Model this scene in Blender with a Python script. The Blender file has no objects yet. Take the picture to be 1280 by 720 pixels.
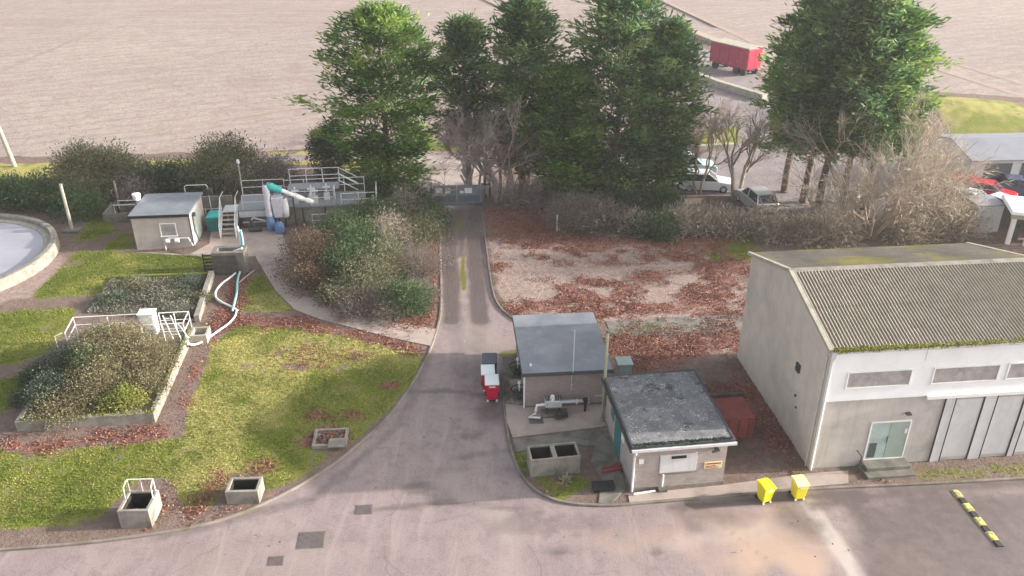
import bpy, math, random
import numpy as np
PI = math.pi
random.seed(7)
C = bpy.context.scene.collection

# ------------------------------------------------------------------ survey
TH = math.radians(27.2); FPX = 1050.0; CAMH = 24.0
cT, sT = math.cos(TH), math.sin(TH)
def ray(px, py):
    a = (px-640)/FPX; b = (py-360)/FPX
    return (a, cT-b*sT, -sT-b*cT)
def P(px, py, z=0.0):                      # surveyed point at height z
    d = ray(px, py); t = (CAMH-z)/-d[2]
    return (d[0]*t, d[1]*t, z)
def topz(px, py, pt):                      # height of a vertical thing from base and top
    y = P(px, py)[1]; d = ray(px, pt)
    return CAMH + y*d[2]/d[1]
class Plane:                               # vertical wall plane: gives (along, z)
    def __init__(s, ox, oy, a): s.o = (ox, oy); s.u = (math.cos(a), math.sin(a))
    def __call__(s, px, py):
        d = ray(px, py); n = (-s.u[1], s.u[0])
        t = (s.o[0]*n[0]+s.o[1]*n[1])/(d[0]*n[0]+d[1]*n[1])
        x, y, z = d[0]*t, d[1]*t, CAMH+d[2]*t
        return ((x-s.o[0])*s.u[0]+(y-s.o[1])*s.u[1], z)
RS = 0.1                                   # the site is turned this much

# ------------------------------------------------------------------ materials
def new_mat(name):
    m = bpy.data.materials.new(name); m.use_nodes = True
    nt = m.node_tree; b = nt.nodes['Principled BSDF']
    b.inputs['Specular IOR Level'].default_value = 0.3
    return m, nt, b
def N(nt, t, **k):
    n = nt.nodes.new(t)
    for a, v in k.items():
        if a.startswith('i_'):
            key = a[2:]; key = int(key) if key.isdigit() else key.replace('_', ' ')
            n.inputs[key].default_value = v
        else: setattr(n, a, v)
    return n
def noise(nt, vec, scale, detail=4, rough=0.6, dist=0.0):
    n = N(nt, 'ShaderNodeTexNoise'); n.inputs['Scale'].default_value = scale
    n.inputs['Detail'].default_value = detail; n.inputs['Roughness'].default_value = rough
    n.inputs['Distortion'].default_value = dist
    if vec is not None: nt.links.new(vec, n.inputs['Vector'])
    return n.outputs['Fac']
def ramp(nt, fac, lo, hi):
    n = N(nt, 'ShaderNodeMapRange'); n.inputs['From Min'].default_value = lo; n.inputs['From Max'].default_value = hi
    n.clamp = True; nt.links.new(fac, n.inputs['Value']); return n.outputs['Result']
def mixc(nt, fac, a, b):
    n = N(nt, 'ShaderNodeMix', data_type='RGBA')
    if isinstance(fac, (int, float)): n.inputs[0].default_value = fac
    else: nt.links.new(fac, n.inputs[0])
    for i, c in ((6, a), (7, b)):
        if isinstance(c, tuple): n.inputs[i].default_value = (*c, 1)
        else: nt.links.new(c, n.inputs[i])
    return n.outputs[2]
def mth(nt, op, a, b=None):
    n = N(nt, 'ShaderNodeMath', operation=op)
    for i, x in enumerate((a, b)):
        if x is None: continue
        if isinstance(x, (int, float)): n.inputs[i].default_value = x
        else: nt.links.new(x, n.inputs[i])
    return n.outputs[0]
def bump(nt, b, h, strength, dist=0.05):
    n = N(nt, 'ShaderNodeBump'); n.inputs['Strength'].default_value = strength; n.inputs['Distance'].default_value = dist
    nt.links.new(h, n.inputs['Height']); nt.links.new(n.outputs[0], b.inputs['Normal'])
def ocoord(nt): return N(nt, 'ShaderNodeTexCoord').outputs['Object']
def surf(name, c1, c2, scale=3.0, rough=0.8, lo=0.35, hi=0.65, c3=None, s3=0.7, lo3=0.5, hi3=0.75,
         bmp=0.2, bs=30, metal=0.0, streak=None):
    m, nt, b = new_mat(name); v = ocoord(nt)
    col = mixc(nt, ramp(nt, noise(nt, v, scale, 6), lo, hi), c1, c2)
    if c3: col = mixc(nt, ramp(nt, noise(nt, v, s3, 5, 0.65, 0.3), lo3, hi3), col, c3)
    if streak:                                   # rain streaks that run down the wall
        mp = N(nt, 'ShaderNodeMapping'); mp.inputs['Scale'].default_value = (2.5, 2.5, 0.25); nt.links.new(v, mp.inputs[0])
        col = mixc(nt, ramp(nt, noise(nt, mp.outputs[0], 2.0, 6, 0.7), 0.52, 0.8), col, streak)
    nt.links.new(col, b.inputs['Base Color'])
    b.inputs['Roughness'].default_value = rough; b.inputs['Metallic'].default_value = metal
    if bmp: bump(nt, b, noise(nt, v, bs, 4), bmp, 0.02)
    return m
def brick(name, c1, c2, mortar, dirt):
    m, nt, b = new_mat(name); v = ocoord(nt)
    s = N(nt, 'ShaderNodeSeparateXYZ'); nt.links.new(v, s.inputs[0])
    c = N(nt, 'ShaderNodeCombineXYZ'); nt.links.new(mth(nt, 'ADD', s.outputs[0], s.outputs[1]), c.inputs[0]); nt.links.new(s.outputs[2], c.inputs[1])
    t = N(nt, 'ShaderNodeTexBrick'); nt.links.new(c.outputs[0], t.inputs['Vector'])
    for k, val in (('Color1', (*c1, 1)), ('Color2', (*c2, 1)), ('Mortar', (*mortar, 1)), ('Scale', 1.0), ('Mortar Size', 0.008),
                   ('Brick Width', 0.225), ('Row Height', 0.075), ('Bias', -0.1)): t.inputs[k].default_value = val
    col = mixc(nt, ramp(nt, noise(nt, v, 1.3, 6, 0.7), 0.45, 0.8), t.outputs['Color'], dirt)
    nt.links.new(col, b.inputs['Base Color']); b.inputs['Roughness'].default_value = 0.9
    bump(nt, b, t.outputs['Fac'], -0.3, 0.01)
    return m
def leafmat(name, dark, mid, light, trans=0.25):
    m, nt, b = new_mat(name)
    a = N(nt, 'ShaderNodeAttribute', attribute_name='tint')
    r = N(nt, 'ShaderNodeValToRGB'); r.color_ramp.elements[0].color = (*dark, 1); r.color_ramp.elements[1].color = (*light, 1)
    e = r.color_ramp.elements.new(0.5); e.color = (*mid, 1); nt.links.new(a.outputs['Fac'], r.inputs[0])
    nt.links.new(r.outputs[0], b.inputs['Base Color']); b.inputs['Roughness'].default_value = 0.6
    t = N(nt, 'ShaderNodeBsdfTranslucent'); nt.links.new(r.outputs[0], t.inputs[0])
    mx = N(nt, 'ShaderNodeMixShader'); mx.inputs[0].default_value = trans
    nt.links.new(b.outputs[0], mx.inputs[1]); nt.links.new(t.outputs[0], mx.inputs[2])
    nt.links.new(mx.outputs[0], nt.nodes['Material Output'].inputs[0])
    return m
def plain(name, c, rough=0.5, metal=0.0, var=0.25):
    d = tuple(x*(1-var) for x in c)
    return surf(name, c, d, 2.5, rough, 0.4, 0.8, bmp=0.05, metal=metal)

M = {}
M['concrete'] = surf('weathered_concrete', (.29,.265,.23), (.20,.182,.155), 2.2, .9, c3=(.12,.12,.09), s3=1.4, lo3=.5, hi3=.75, bmp=.35)
M['concrete_pale'] = surf('pale_concrete', (.40,.365,.30), (.30,.27,.22), 2, .9, c3=(.2,.19,.13), s3=1.6, lo3=.55, hi3=.8, bmp=.3)
M['concrete_dark'] = surf('stained_concrete', (.21,.19,.17), (.13,.12,.1), 2, .85, c3=(.07,.075,.05), s3=1, bmp=.3)
M['kerb'] = surf('dirty_kerb_stone', (.24,.205,.18), (.15,.125,.11), 1.2, .9, c3=(.11,.11,.05), s3=.8, bmp=.3)
M['slab'] = surf('slab_concrete', (.40,.325,.285), (.32,.26,.23), .9, .85, c3=(.22,.18,.155), s3=.5, lo3=.48, hi3=.75, bmp=.25)
M['render_wall'] = surf('cream_render', (.56,.495,.42), (.48,.425,.36), 1.2, .9, c3=(.37,.335,.30), s3=.35, lo3=.50, hi3=.75, bmp=.15, streak=(.39,.36,.34))
M['lower_wall'] = surf('grey_render', (.52,.48,.445), (.44,.405,.375), 1.5, .9, c3=(.33,.31,.28), s3=.6, bmp=.15, streak=(.33,.32,.3))
M['white_clad'] = surf('white_cladding', (.83,.84,.85), (.77,.78,.79), .8, .6, c3=(.7,.71,.71), s3=.5, lo3=.55, hi3=.8, bmp=.05)
M['white_paint'] = plain('white_paint', (.78,.77,.75), .5, var=.15)
M['galv'] = plain('galvanised_steel', (.62,.63,.64), .45, .25)
M['rail_white'] = plain('pale_rail', (.74,.73,.72), .5, var=.15)
M['grey_panel'] = surf('grey_panel', (.60,.595,.60), (.53,.525,.53), 1.2, .7, c3=(.42,.41,.4), s3=.7, lo3=.55, hi3=.8, bmp=.05, streak=(.44,.43,.41))
M['board'] = surf('window_board', (.36,.33,.32), (.25,.23,.23), 2.5, .8, c3=(.42,.4,.39), s3=3, bmp=.2)
M['brick_mauve'] = brick('mauve_brick', (.36,.275,.26), (.29,.225,.215), (.36,.32,.30), (.26,.215,.205))
M['brick_grey'] = brick('buff_grey_brick', (.41,.345,.315), (.33,.28,.26), (.38,.35,.32), (.25,.22,.2))
M['felt'] = surf('grey_roof_felt', (.18,.195,.22), (.145,.16,.18), 1, .7, c3=(.23,.245,.265), s3=.6, lo3=.45, hi3=.7, bmp=.15)
M['felt_dark'] = surf('dark_roof_felt', (.075,.08,.09), (.06,.065,.07), 1, .8, bmp=.1)
m, nt, b = new_mat('lichened_roof_felt'); v = ocoord(nt)
col = mixc(nt, ramp(nt, noise(nt, v, 1.1, 6, .7), .4, .62), (.11,.112,.118), (.19,.19,.195)); col = mixc(nt, ramp(nt, noise(nt, v, .8, 5, .7, .5), .55, .62), col, (.06,.06,.065))
col = mixc(nt, mth(nt, 'MULTIPLY', ramp(nt, noise(nt, v, 13, 3, .7), .52, .62), ramp(nt, noise(nt, v, 1.6, 5, .75), .46, .60)), col, (.44,.45,.43))
nt.links.new(col, b.inputs['Base Color']); b.inputs['Roughness'].default_value = .85; bump(nt, b, noise(nt, v, 16, 4), .4, .02); M['felt_moss'] = m
M['black'] = plain('black_paint', (.02,.02,.022), .6)
M['dark_metal'] = plain('dark_metal', (.055,.055,.055), .55)
M['hole'] = plain('interior_shade', (.03,.028,.025), .95)  # near-black that puts the shade of depth into open cells
M['teal'] = plain('teal_paint', (.03,.17,.17), .5)
M['teal_bright'] = plain('bright_teal_paint', (.05,.42,.40), .4)
M['teal_pale'] = plain('pale_teal_glazing', (.36,.45,.42), .35)
M['blue_bag'] = surf('blue_bag', (.08,.16,.33), (.16,.24,.40), 6, .7, bmp=.4, bs=14)
M['lilac'] = surf('lilac_sleeve', (.58,.55,.61), (.47,.44,.5), 3, .6, bmp=.4, bs=9)
M['green_post'] = plain('mossy_post', (.35,.36,.25), .8)
M['red'] = plain('red_plastic', (.58,.014,.05), .4, var=.15)
M['red_dull'] = surf('dull_red_paint', (.26,.06,.055), (.18,.05,.045), 2, .8, c3=(.13,.06,.05), s3=1.5, bmp=.3)
M['red_car'] = plain('red_car_paint', (.5,.02,.04), .3, var=.1)
M['red_box'] = surf('red_truck_paint', (.36,.04,.085), (.27,.03,.065), .7, .5, c3=(.6,.2,.25), s3=1.3, lo3=.6, hi3=.8, bmp=.02)
M['yellow'] = plain('yellow_plastic', (.80,.70,.03), .45, var=.12)
M['yellow_pale'] = plain('pale_yellow_plastic', (.82,.76,.35), .5, var=.12)
M['bump_yellow'] = surf('worn_yellow_paint', (.56,.52,.14), (.42,.39,.14), 7, .8, c3=(.2,.18,.11), s3=7, lo3=.5, hi3=.66, bmp=.2)
M['rubber'] = plain('black_rubber', (.045,.042,.04), .8)
M['lid_white'] = plain('white_bin_lid', (.70,.74,.73), .45, var=.12)
M['lid_grey'] = plain('grey_bin_lid', (.085,.095,.11), .5)
M['bin_side'] = plain('dark_bin_plastic', (.04,.042,.045), .5)
M['moss'] = surf('moss', (.17,.19,.025), (.10,.13,.02), 9, .95, bmp=.6, bs=40)
M['gate'] = plain('blue_grey_gate', (.13,.155,.18), .5)
M['gate_light'] = plain('gate_upper_panel', (.20,.23,.255), .5)
M['sign_yellow'] = plain('faded_yellow_sign', (.75,.66,.38), .5)
M['hose_teal'] = surf('teal_hose', (.22,.45,.44), (.35,.55,.54), 3, .5, bmp=0)
M['hose_white'] = surf('white_hose', (.68,.68,.67), (.5,.58,.58), 2.5, .5, bmp=0)
M['grating'] = surf('steel_grating', (.30,.31,.32), (.22,.23,.235), 9, .6, bmp=.5, bs=40, metal=.2)
M['wood_dark'] = surf('dark_timber', (.10,.09,.085), (.06,.055,.05), 4, .9, bmp=.4)
M['manhole'] = surf('manhole_iron', (.13,.105,.105), (.09,.075,.075), 6, .7, bmp=.4, bs=25)
M['glass'] = plain('dark_car_glass', (.035,.045,.055), .12, var=.1)
M['car_white'] = plain('white_car_paint', (.78,.79,.80), .3, var=.06)
M['car_silver'] = plain('silver_car_paint', (.52,.52,.5), .3, .3, var=.1)
M['car_blue'] = plain('pale_blue_car_paint', (.38,.50,.54), .3, var=.1)
M['car_dark'] = plain('dark_car_paint', (.05,.055,.07), .3, var=.1)
M['car_navy'] = plain('navy_car_paint', (.07,.08,.15), .3, var=.1)
M['lamp'] = plain('lamp_lens', (.75,.75,.72), .2, var=.05)
M['tail'] = plain('tail_lens', (.4,.02,.02), .25, var=.05)
M['bark'] = surf('bark', (.17,.13,.10), (.10,.075,.06), 6, .95, bmp=.6, bs=20)
M['bark_pale'] = surf('pale_bark', (.42,.35,.275), (.28,.23,.18), 4, .95, bmp=.4, bs=20)
M['bark_mauve'] = surf('mauve_bark', (.40,.33,.31), (.28,.225,.21), 4, .95, bmp=.4, bs=20)
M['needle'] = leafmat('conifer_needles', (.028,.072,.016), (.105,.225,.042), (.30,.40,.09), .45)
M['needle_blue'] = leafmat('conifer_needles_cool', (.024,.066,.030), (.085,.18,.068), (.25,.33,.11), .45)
M['ivy'] = leafmat('ivy_leaves', (.036,.052,.034), (.075,.105,.065), (.17,.20,.13))
M['laurel'] = leafmat('evergreen_leaves', (.034,.068,.028), (.068,.12,.045), (.15,.19,.085))
M['olive'] = leafmat('olive_leaves', (.075,.085,.045), (.145,.15,.08), (.26,.245,.15))
M['straw'] = leafmat('dry_leaves', (.09,.085,.045), (.20,.175,.095), (.37,.31,.185))
M['russet'] = leafmat('russet_leaves', (.07,.06,.035), (.14,.095,.06), (.22,.125,.095))
M['grey_twig'] = leafmat('grey_twigs', (.08,.068,.06), (.17,.145,.125), (.30,.26,.215))
M['mauve_twig'] = leafmat('mauve_twigs', (.17,.135,.13), (.30,.245,.235), (.44,.37,.345))
M['pale_twig'] = leafmat('pale_twigs', (.20,.165,.13), (.36,.305,.235), (.56,.49,.39))
M['grass_blade'] = leafmat('grass_blades', (.10,.145,.02), (.21,.235,.042), (.46,.42,.14), .3)
M['weed'] = leafmat('weeds', (.10,.105,.075), (.19,.19,.14), (.38,.36,.30))
M['litter'] = leafmat('leaf_litter', (.12,.045,.036), (.23,.095,.07), (.45,.25,.16), .1)
M['water'] = surf('settled_sludge_water', (.33,.32,.37), (.27,.265,.30), .25, .25, c3=(.40,.39,.42), s3=.15, bmp=.05, bs=3)
M['barn_roof'] = surf('grey_sheet_roof', (.23,.235,.265), (.19,.195,.22), .5, .6, bmp=.05)

def field_color(nt, v):
    mp = N(nt, 'ShaderNodeMapping'); mp.inputs['Rotation'].default_value = (0, 0, -0.5); mp.inputs['Scale'].default_value = (.035, .55, 1)
    nt.links.new(v, mp.inputs[0])
    c = mixc(nt, ramp(nt, noise(nt, mp.outputs[0], 1.0, 6, .7), .38, .62), (.345,.285,.258), (.262,.21,.192))
    c = mixc(nt, ramp(nt, noise(nt, v, .03, 4), .4, .65), c, (.36,.305,.27))
    cl = noise(nt, v, 1.6, 6, .8)
    c = mixc(nt, ramp(nt, cl, .50, .66), c, (.20,.152,.14)); c = mixc(nt, mth(nt, 'MULTIPLY', ramp(nt, noise(nt, v, .35, 6, .8), .48, .62), .55), c, (.235,.18,.165))
    c = mixc(nt, ramp(nt, noise(nt, v, 5, 3, .7), .60, .7), c, (.41,.35,.315)); c = mixc(nt, mth(nt, 'MULTIPLY', ramp(nt, noise(nt, v, .06, 5, .7, .4), .52, .66), .45), c, (.215,.172,.158))
    w = N(nt, 'ShaderNodeTexWave', bands_direction='Y'); w.inputs['Scale'].default_value = .13; w.inputs['Distortion'].default_value = 2.0; w.inputs['Detail'].default_value = 3
    mq = N(nt, 'ShaderNodeMapping'); mq.inputs['Rotation'].default_value = (0, 0, -0.5); nt.links.new(v, mq.inputs[0]); nt.links.new(mq.outputs[0], w.inputs['Vector'])
    c = mixc(nt, mth(nt, 'MULTIPLY', ramp(nt, w.outputs['Fac'], .6, .95), .38), c, (.24,.185,.17))
    return c, cl

# ------------------------------------------------------------------ mesh tools
class MB:
    def __init__(s): s.v = []; s.f = []
    def add(s, vs, fs):
        o = len(s.v); s.v += [tuple(x) for x in vs]; s.f += [tuple(i+o for i in f) for f in fs]; return s
    def box(s, x0, x1, y0, y1, z0, z1):
        return s.add([(x0,y0,z0),(x1,y0,z0),(x1,y1,z0),(x0,y1,z0),(x0,y0,z1),(x1,y0,z1),(x1,y1,z1),(x0,y1,z1)],
                     [(0,3,2,1),(4,5,6,7),(0,1,5,4),(1,2,6,5),(2,3,7,6),(3,0,4,7)])
    def frustum(s, b, t):
        return s.add([(b[0],b[2],b[4]),(b[1],b[2],b[4]),(b[1],b[3],b[4]),(b[0],b[3],b[4]),(t[0],t[2],t[4]),(t[1],t[2],t[4]),(t[1],t[3],t[4]),(t[0],t[3],t[4])],
                     [(0,3,2,1),(4,5,6,7),(0,1,5,4),(1,2,6,5),(2,3,7,6),(3,0,4,7)])
    def cyl(s, p0, p1, r0, r1=None, n=8, cap=True):
        r1 = r0 if r1 is None else r1
        a = np.array(p0, float); b = np.array(p1, float); d = b-a; L = np.linalg.norm(d)
        if L < 1e-6: return s
        d /= L; h = np.array((0,0,1.0)) if abs(d[2]) < .9 else np.array((1.0,0,0))
        e = np.cross(d, h); e /= np.linalg.norm(e); g = np.cross(d, e)
        vs = [a+r0*(math.cos(2*PI*i/n)*e+math.sin(2*PI*i/n)*g) for i in range(n)]+[b+r1*(math.cos(2*PI*i/n)*e+math.sin(2*PI*i/n)*g) for i in range(n)]
        fs = [(i, n+i, n+(i+1)%n, (i+1)%n) for i in range(n)]
        if cap: fs += [tuple(range(n)), tuple(range(2*n-1, n-1, -1))]
        return s.add(vs, fs)
    def tube(s, pts, r, n=7):
        rings = []; pts = [np.array(p, float) for p in pts]; o = len(s.v); last = None
        for i, p in enumerate(pts):
            d = pts[min(i+1, len(pts)-1)]-pts[max(i-1, 0)]; d /= np.linalg.norm(d)
            if last is None:
                h = np.array((0,0,1.0)) if abs(d[2]) < .9 else np.array((1.0,0,0)); e = np.cross(d, h)
            else: e = last-d*np.dot(last, d)
            e /= np.linalg.norm(e); last = e; g = np.cross(d, e)
            s.v += [tuple(p+r*(math.cos(2*PI*k/n)*e+math.sin(2*PI*k/n)*g)) for k in range(n)]
        for i in range(len(pts)-1):
            for k in range(n):
                a = o+i*n+k; b = o+i*n+(k+1)%n; s.f.append((a, a+n, b+n, b))
        s.f.append(tuple(o+k for k in range(n))); s.f.append(tuple(o+(len(pts)-1)*n+k for k in range(n-1, -1, -1)))
        return s
    def prism(s, poly, z0, z1):
        n = len(poly)
        return s.add([(x,y,z0) for x, y in poly]+[(x,y,z1) for x, y in poly],
                     [tuple(range(n-1,-1,-1)), tuple(range(n,2*n))]+[(i,(i+1)%n,n+(i+1)%n,n+i) for i in range(n)])
    def side(s, prof, y0, y1):               # profile in x,z swept along y
        n = len(prof)
        return s.add([(x,y0,z) for x, z in prof]+[(x,y1,z) for x, z in prof],
                     [tuple(range(n)), tuple(range(2*n-1,n-1,-1))]+[(i,n+i,n+(i+1)%n,(i+1)%n) for i in range(n)])
    def endx(s, prof, x0, x1):               # profile in y,z swept along x
        n = len(prof)
        return s.add([(x0,y,z) for y, z in prof]+[(x1,y,z) for y, z in prof],
                     [tuple(range(n-1,-1,-1)), tuple(range(n,2*n))]+[(i,(i+1)%n,n+(i+1)%n,n+i) for i in range(n)])
    def lathe(s, prof, n=24, c=(0,0)):
        o = len(s.v)
        for r, z in prof: s.v += [(c[0]+r*math.cos(2*PI*k/n), c[1]+r*math.sin(2*PI*k/n), z) for k in range(n)]
        for i in range(len(prof)-1):
            for k in range(n):
                a = o+i*n+k; b = o+i*n+(k+1)%n; s.f.append((a, b, b+n, a+n))
        return s
    def open_box(s, x0, x1, y0, y1, z0, z1, t, zi):   # box with a hole in the top
        a, b, c, d = x0+t, x1-t, y0+t, y1-t
        vs = [(x0,y0,z0),(x1,y0,z0),(x1,y1,z0),(x0,y1,z0),(x0,y0,z1),(x1,y0,z1),(x1,y1,z1),(x0,y1,z1),
              (a,c,z1),(b,c,z1),(b,d,z1),(a,d,z1),(a,c,zi),(b,c,zi),(b,d,zi),(a,d,zi)]
        fs = [(0,3,2,1),(0,1,5,4),(1,2,6,5),(2,3,7,6),(3,0,4,7),(4,5,9,8),(5,6,10,9),(6,7,11,10),(7,4,8,11),
              (8,9,13,12),(9,10,14,13),(10,11,15,14),(11,8,12,15),(12,13,14,15)]
        return s.add(vs, fs)
    def build(s, name, m, parent=None, bevel=0, smooth=False):
        me = bpy.data.meshes.new(name); me.from_pydata(s.v, [], s.f); me.validate(); me.materials.append(M[m] if isinstance(m, str) else m)
        o = bpy.data.objects.new(name, me); C.objects.link(o)
        if parent: o.parent = parent
        if smooth:
            for p in me.polygons: p.use_smooth = True
        if bevel:
            b = o.modifiers.new('bevel', 'BEVEL'); b.width = bevel; b.segments = 2; b.limit_method = 'ANGLE'
        return o
def tag(o, label, cat, group=None, kind=None):
    if label: o['label'] = label
    if cat: o['category'] = cat
    if group: o['group'] = group
    if kind: o['kind'] = kind
    return o
def thing(name, label, cat, loc, rz=0, group=None):
    o = bpy.data.objects.new(name, None); C.objects.link(o); o.empty_display_size = .3
    o.location = (loc[0], loc[1], loc[2] if len(loc) > 2 else 0); o.rotation_euler = (0, 0, rz)
    return tag(o, label, cat, group)
def structure(o): o['kind'] = 'structure'; return o
def dup(root, loc, rz, label, scale=1.0, group=None):
    r = root.copy(); C.objects.link(r); r.location = loc; r.rotation_euler = (0, 0, rz); r.scale = (scale,)*3
    r['label'] = label
    if group: r['group'] = group
    for ch in list(root.children):
        c = ch.copy(); C.objects.link(c); c.parent = r
        for g in list(ch.children):
            d = g.copy(); C.objects.link(d); d.parent = c
    return r
def npmesh(name, V, Fq, m, tint=None, parent=None, kinds=4):
    me = bpy.data.meshes.new(name); V = np.asarray(V, np.float32); Fq = np.asarray(Fq, np.int32)
    me.vertices.add(len(V)); me.vertices.foreach_set('co', V.ravel())
    n = len(Fq); me.loops.add(n*kinds); me.loops.foreach_set('vertex_index', Fq.ravel())
    me.polygons.add(n); me.polygons.foreach_set('loop_start', np.arange(0, n*kinds, kinds, dtype=np.int32))
    me.polygons.foreach_set('loop_total', np.full(n, kinds, np.int32))
    if tint is not None:
        a = me.attributes.new('tint', 'FLOAT', 'POINT'); a.data.foreach_set('value', np.asarray(tint, np.float32))
    me.update(calc_edges=True); me.materials.append(M[m] if isinstance(m, str) else m)
    o = bpy.data.objects.new(name, me); C.objects.link(o)
    if parent: o.parent = parent
    return o
rng = np.random.default_rng(11)
def unit(v): return v/np.maximum(np.linalg.norm(v, axis=-1, keepdims=True), 1e-9)
def kites(p, d, ln, wd, tint):               # leaf-shaped faces: base p, direction d
    n = len(p); d = unit(d); r = unit(np.cross(d, rng.normal(size=(n,3))))
    ln = np.broadcast_to(ln, n)[:,None]; wd = np.broadcast_to(wd, n)[:,None]
    droop = np.array((0,0,-1.0))*ln*0.08
    V = np.stack([p, p+d*ln*.5+r*wd, p+d*ln+droop, p+d*ln*.5-r*wd], 1).reshape(-1,3)
    F = np.arange(4*n).reshape(n,4)
    return V, F, np.repeat(np.clip(tint, 0, 1), 4)

# ------------------------------------------------------------------ polygons and masks
def sd_poly(pts, X, Y):                      # signed distance, positive inside
    d2 = np.full(X.shape, 1e9); ins = np.zeros(X.shape, bool); n = len(pts)
    for i in range(n):
        x0, y0 = pts[i]; x1, y1 = pts[(i+1)%n]; dx, dy = x1-x0, y1-y0
        t = np.clip(((X-x0)*dx+(Y-y0)*dy)/(dx*dx+dy*dy+1e-9), 0, 1)
        d2 = np.minimum(d2, (X-x0-t*dx)**2+(Y-y0-t*dy)**2)
        if y0 != y1:
            c = ((y0 > Y) != (y1 > Y)) & (X < dx*(Y-y0)/dy+x0); ins ^= c
    d = np.sqrt(d2); return np.where(ins, d, -d)
def W(l): return [P(*q)[:2] for q in l]
def smooth_line(pts, it=2):
    for _ in range(it):
        q = [pts[0]]
        for a, b in zip(pts[:-1], pts[1:]):
            q += [(a[0]*.75+b[0]*.25, a[1]*.75+b[1]*.25), (a[0]*.25+b[0]*.75, a[1]*.25+b[1]*.75)]
        q.append(pts[-1]); pts = q
    return pts
LEFT_EDGE = smooth_line(W([(550,250),(549,262),(552,330),(553,390),(547,415),(540,436),(528,462),(510,492),(485,525),(455,552),(415,585),(370,612),(330,632),(280,652),(230,664),(180,672),(100,682),(0,690),(-160,699)]))
R_DRIVE = smooth_line(W([(601,250),(601,262),(607,310),(614,365),(623,386),(644,402)]))
ISLAND = smooth_line(W([(626,446),(626,470),(628,500),(631,530),(637,565),(650,596),(668,616),(700,631),(760,635),(800,631),(905,623),(1010,613),(1160,607),(1280,600),(1500,588)]))
ROAD = LEFT_EDGE+[(-60,8),(60,8)]+ISLAND[::-1]+W([(645,444),(646,404)])+R_DRIVE[::-1]
JUNCTION = W([(548,252),(528,236),(508,222),(500,207),(470,199),(300,203),(300,195),(470,190),(610,188),(760,192),(850,196),(850,206),(640,203),(606,212),(603,235),(602,252)])
xs = np.arange(-64, 72.01, .25); ys = np.arange(16, 136.01, .25)
GX, GY = np.meshgrid(xs, ys)
def vnoise(X, Y, s, seed):
    r = np.random.default_rng(seed); g = r.random((256,256))
    x = X*s; y = Y*s; xi = np.floor(x).astype(int); yi = np.floor(y).astype(int); fx = x-xi; fy = y-yi
    fx = fx*fx*(3-2*fx); fy = fy*fy*(3-2*fy)
    a = g[yi%256, xi%256]; b = g[yi%256, (xi+1)%256]; c = g[(yi+1)%256, xi%256]; d = g[(yi+1)%256, (xi+1)%256]
    return (a*(1-fx)+b*fx)*(1-fy)+(c*(1-fx)+d*fx)*fy
NZ = vnoise(GX, GY, .9, 3)*.5+vnoise(GX, GY, 2.1, 4)*.3+vnoise(GX, GY, .3, 5)*.2
road_sd = np.maximum(sd_poly(ROAD, GX, GY), sd_poly(JUNCTION, GX, GY))
def polymask(polys, soft=.7, wob=.9):
    m = np.zeros(GX.shape)
    for p in polys:
        k = 1.0
        if isinstance(p, tuple): p, k = p
        s = sd_poly(W(p), GX, GY)+(NZ-.5)*wob
        m = np.maximum(m, k*np.clip(.5+s/soft, 0, 1))
    return m
def blobs(l):
    m = np.zeros(GX.shape)
    for px, py, rx, ry, k in l:
        x, y, _ = P(px, py); m = np.maximum(m, k*np.clip(1.5-np.sqrt(((GX-x)/rx)**2+((GY-y)/ry)**2)*1.0+(NZ-.5)*1.6, 0, 1))
    return m
GRASS = [
    [(40,374),(75,332),(105,312),(118,318),(150,290),(165,292),(175,318),(262,320),(266,346),(150,349),(128,369)],
    [(92,304),(112,275),(128,262),(142,262),(150,288),(122,300)],
    [(-120,398),(98,385),(84,408),(66,440),(24,458),(-120,468)],
    [(-120,495),(18,472),(54,452),(34,488),(4,530),(-120,545)],
    [(296,404),(345,408),(400,406),(470,430),(532,442),(520,470),(496,508),(456,543),(415,575),(372,602),(330,622),(328,590),(282,590),(276,640),(228,642),(214,600),(160,558),(222,545),(243,485),(264,432)],
    [(-120,575),(20,562),(150,556),(230,556),(236,600),(205,606),(196,600),(165,606),(140,640),(120,655),(60,662),(-120,675)],
    [(300,392),(308,352),(328,345),(350,370),(366,390)],
    ([(-60,206),(80,204),(90,222),(-60,230)], 1.0), [(165,203),(245,198),(245,216),(170,219)], [(335,191),(405,189),(405,206),(345,208)],
    [(428,203),(470,197),(480,212),(430,214)], [(500,182),(570,181),(575,189),(500,192)],
    [(1130,120),(1190,122),(1290,160),(1330,175),(1200,182),(1150,150)], ([(880,292),(975,296),(930,332),(886,326)], .75),
    ([(766,407),(842,404),(850,414),(775,421)], .95), ([(640,572),(660,566),(662,586),(648,590)], .9), ([(672,602),(735,592),(738,612),(700,628),(676,618)], .95),
    ([(1080,588),(1290,578),(1290,596),(1160,603),(1090,598)], .52), ([(875,163),(925,160),(930,180),(870,182)], .7), ([(540,230),(552,250),(535,262),(520,240)], .5)]
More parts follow.
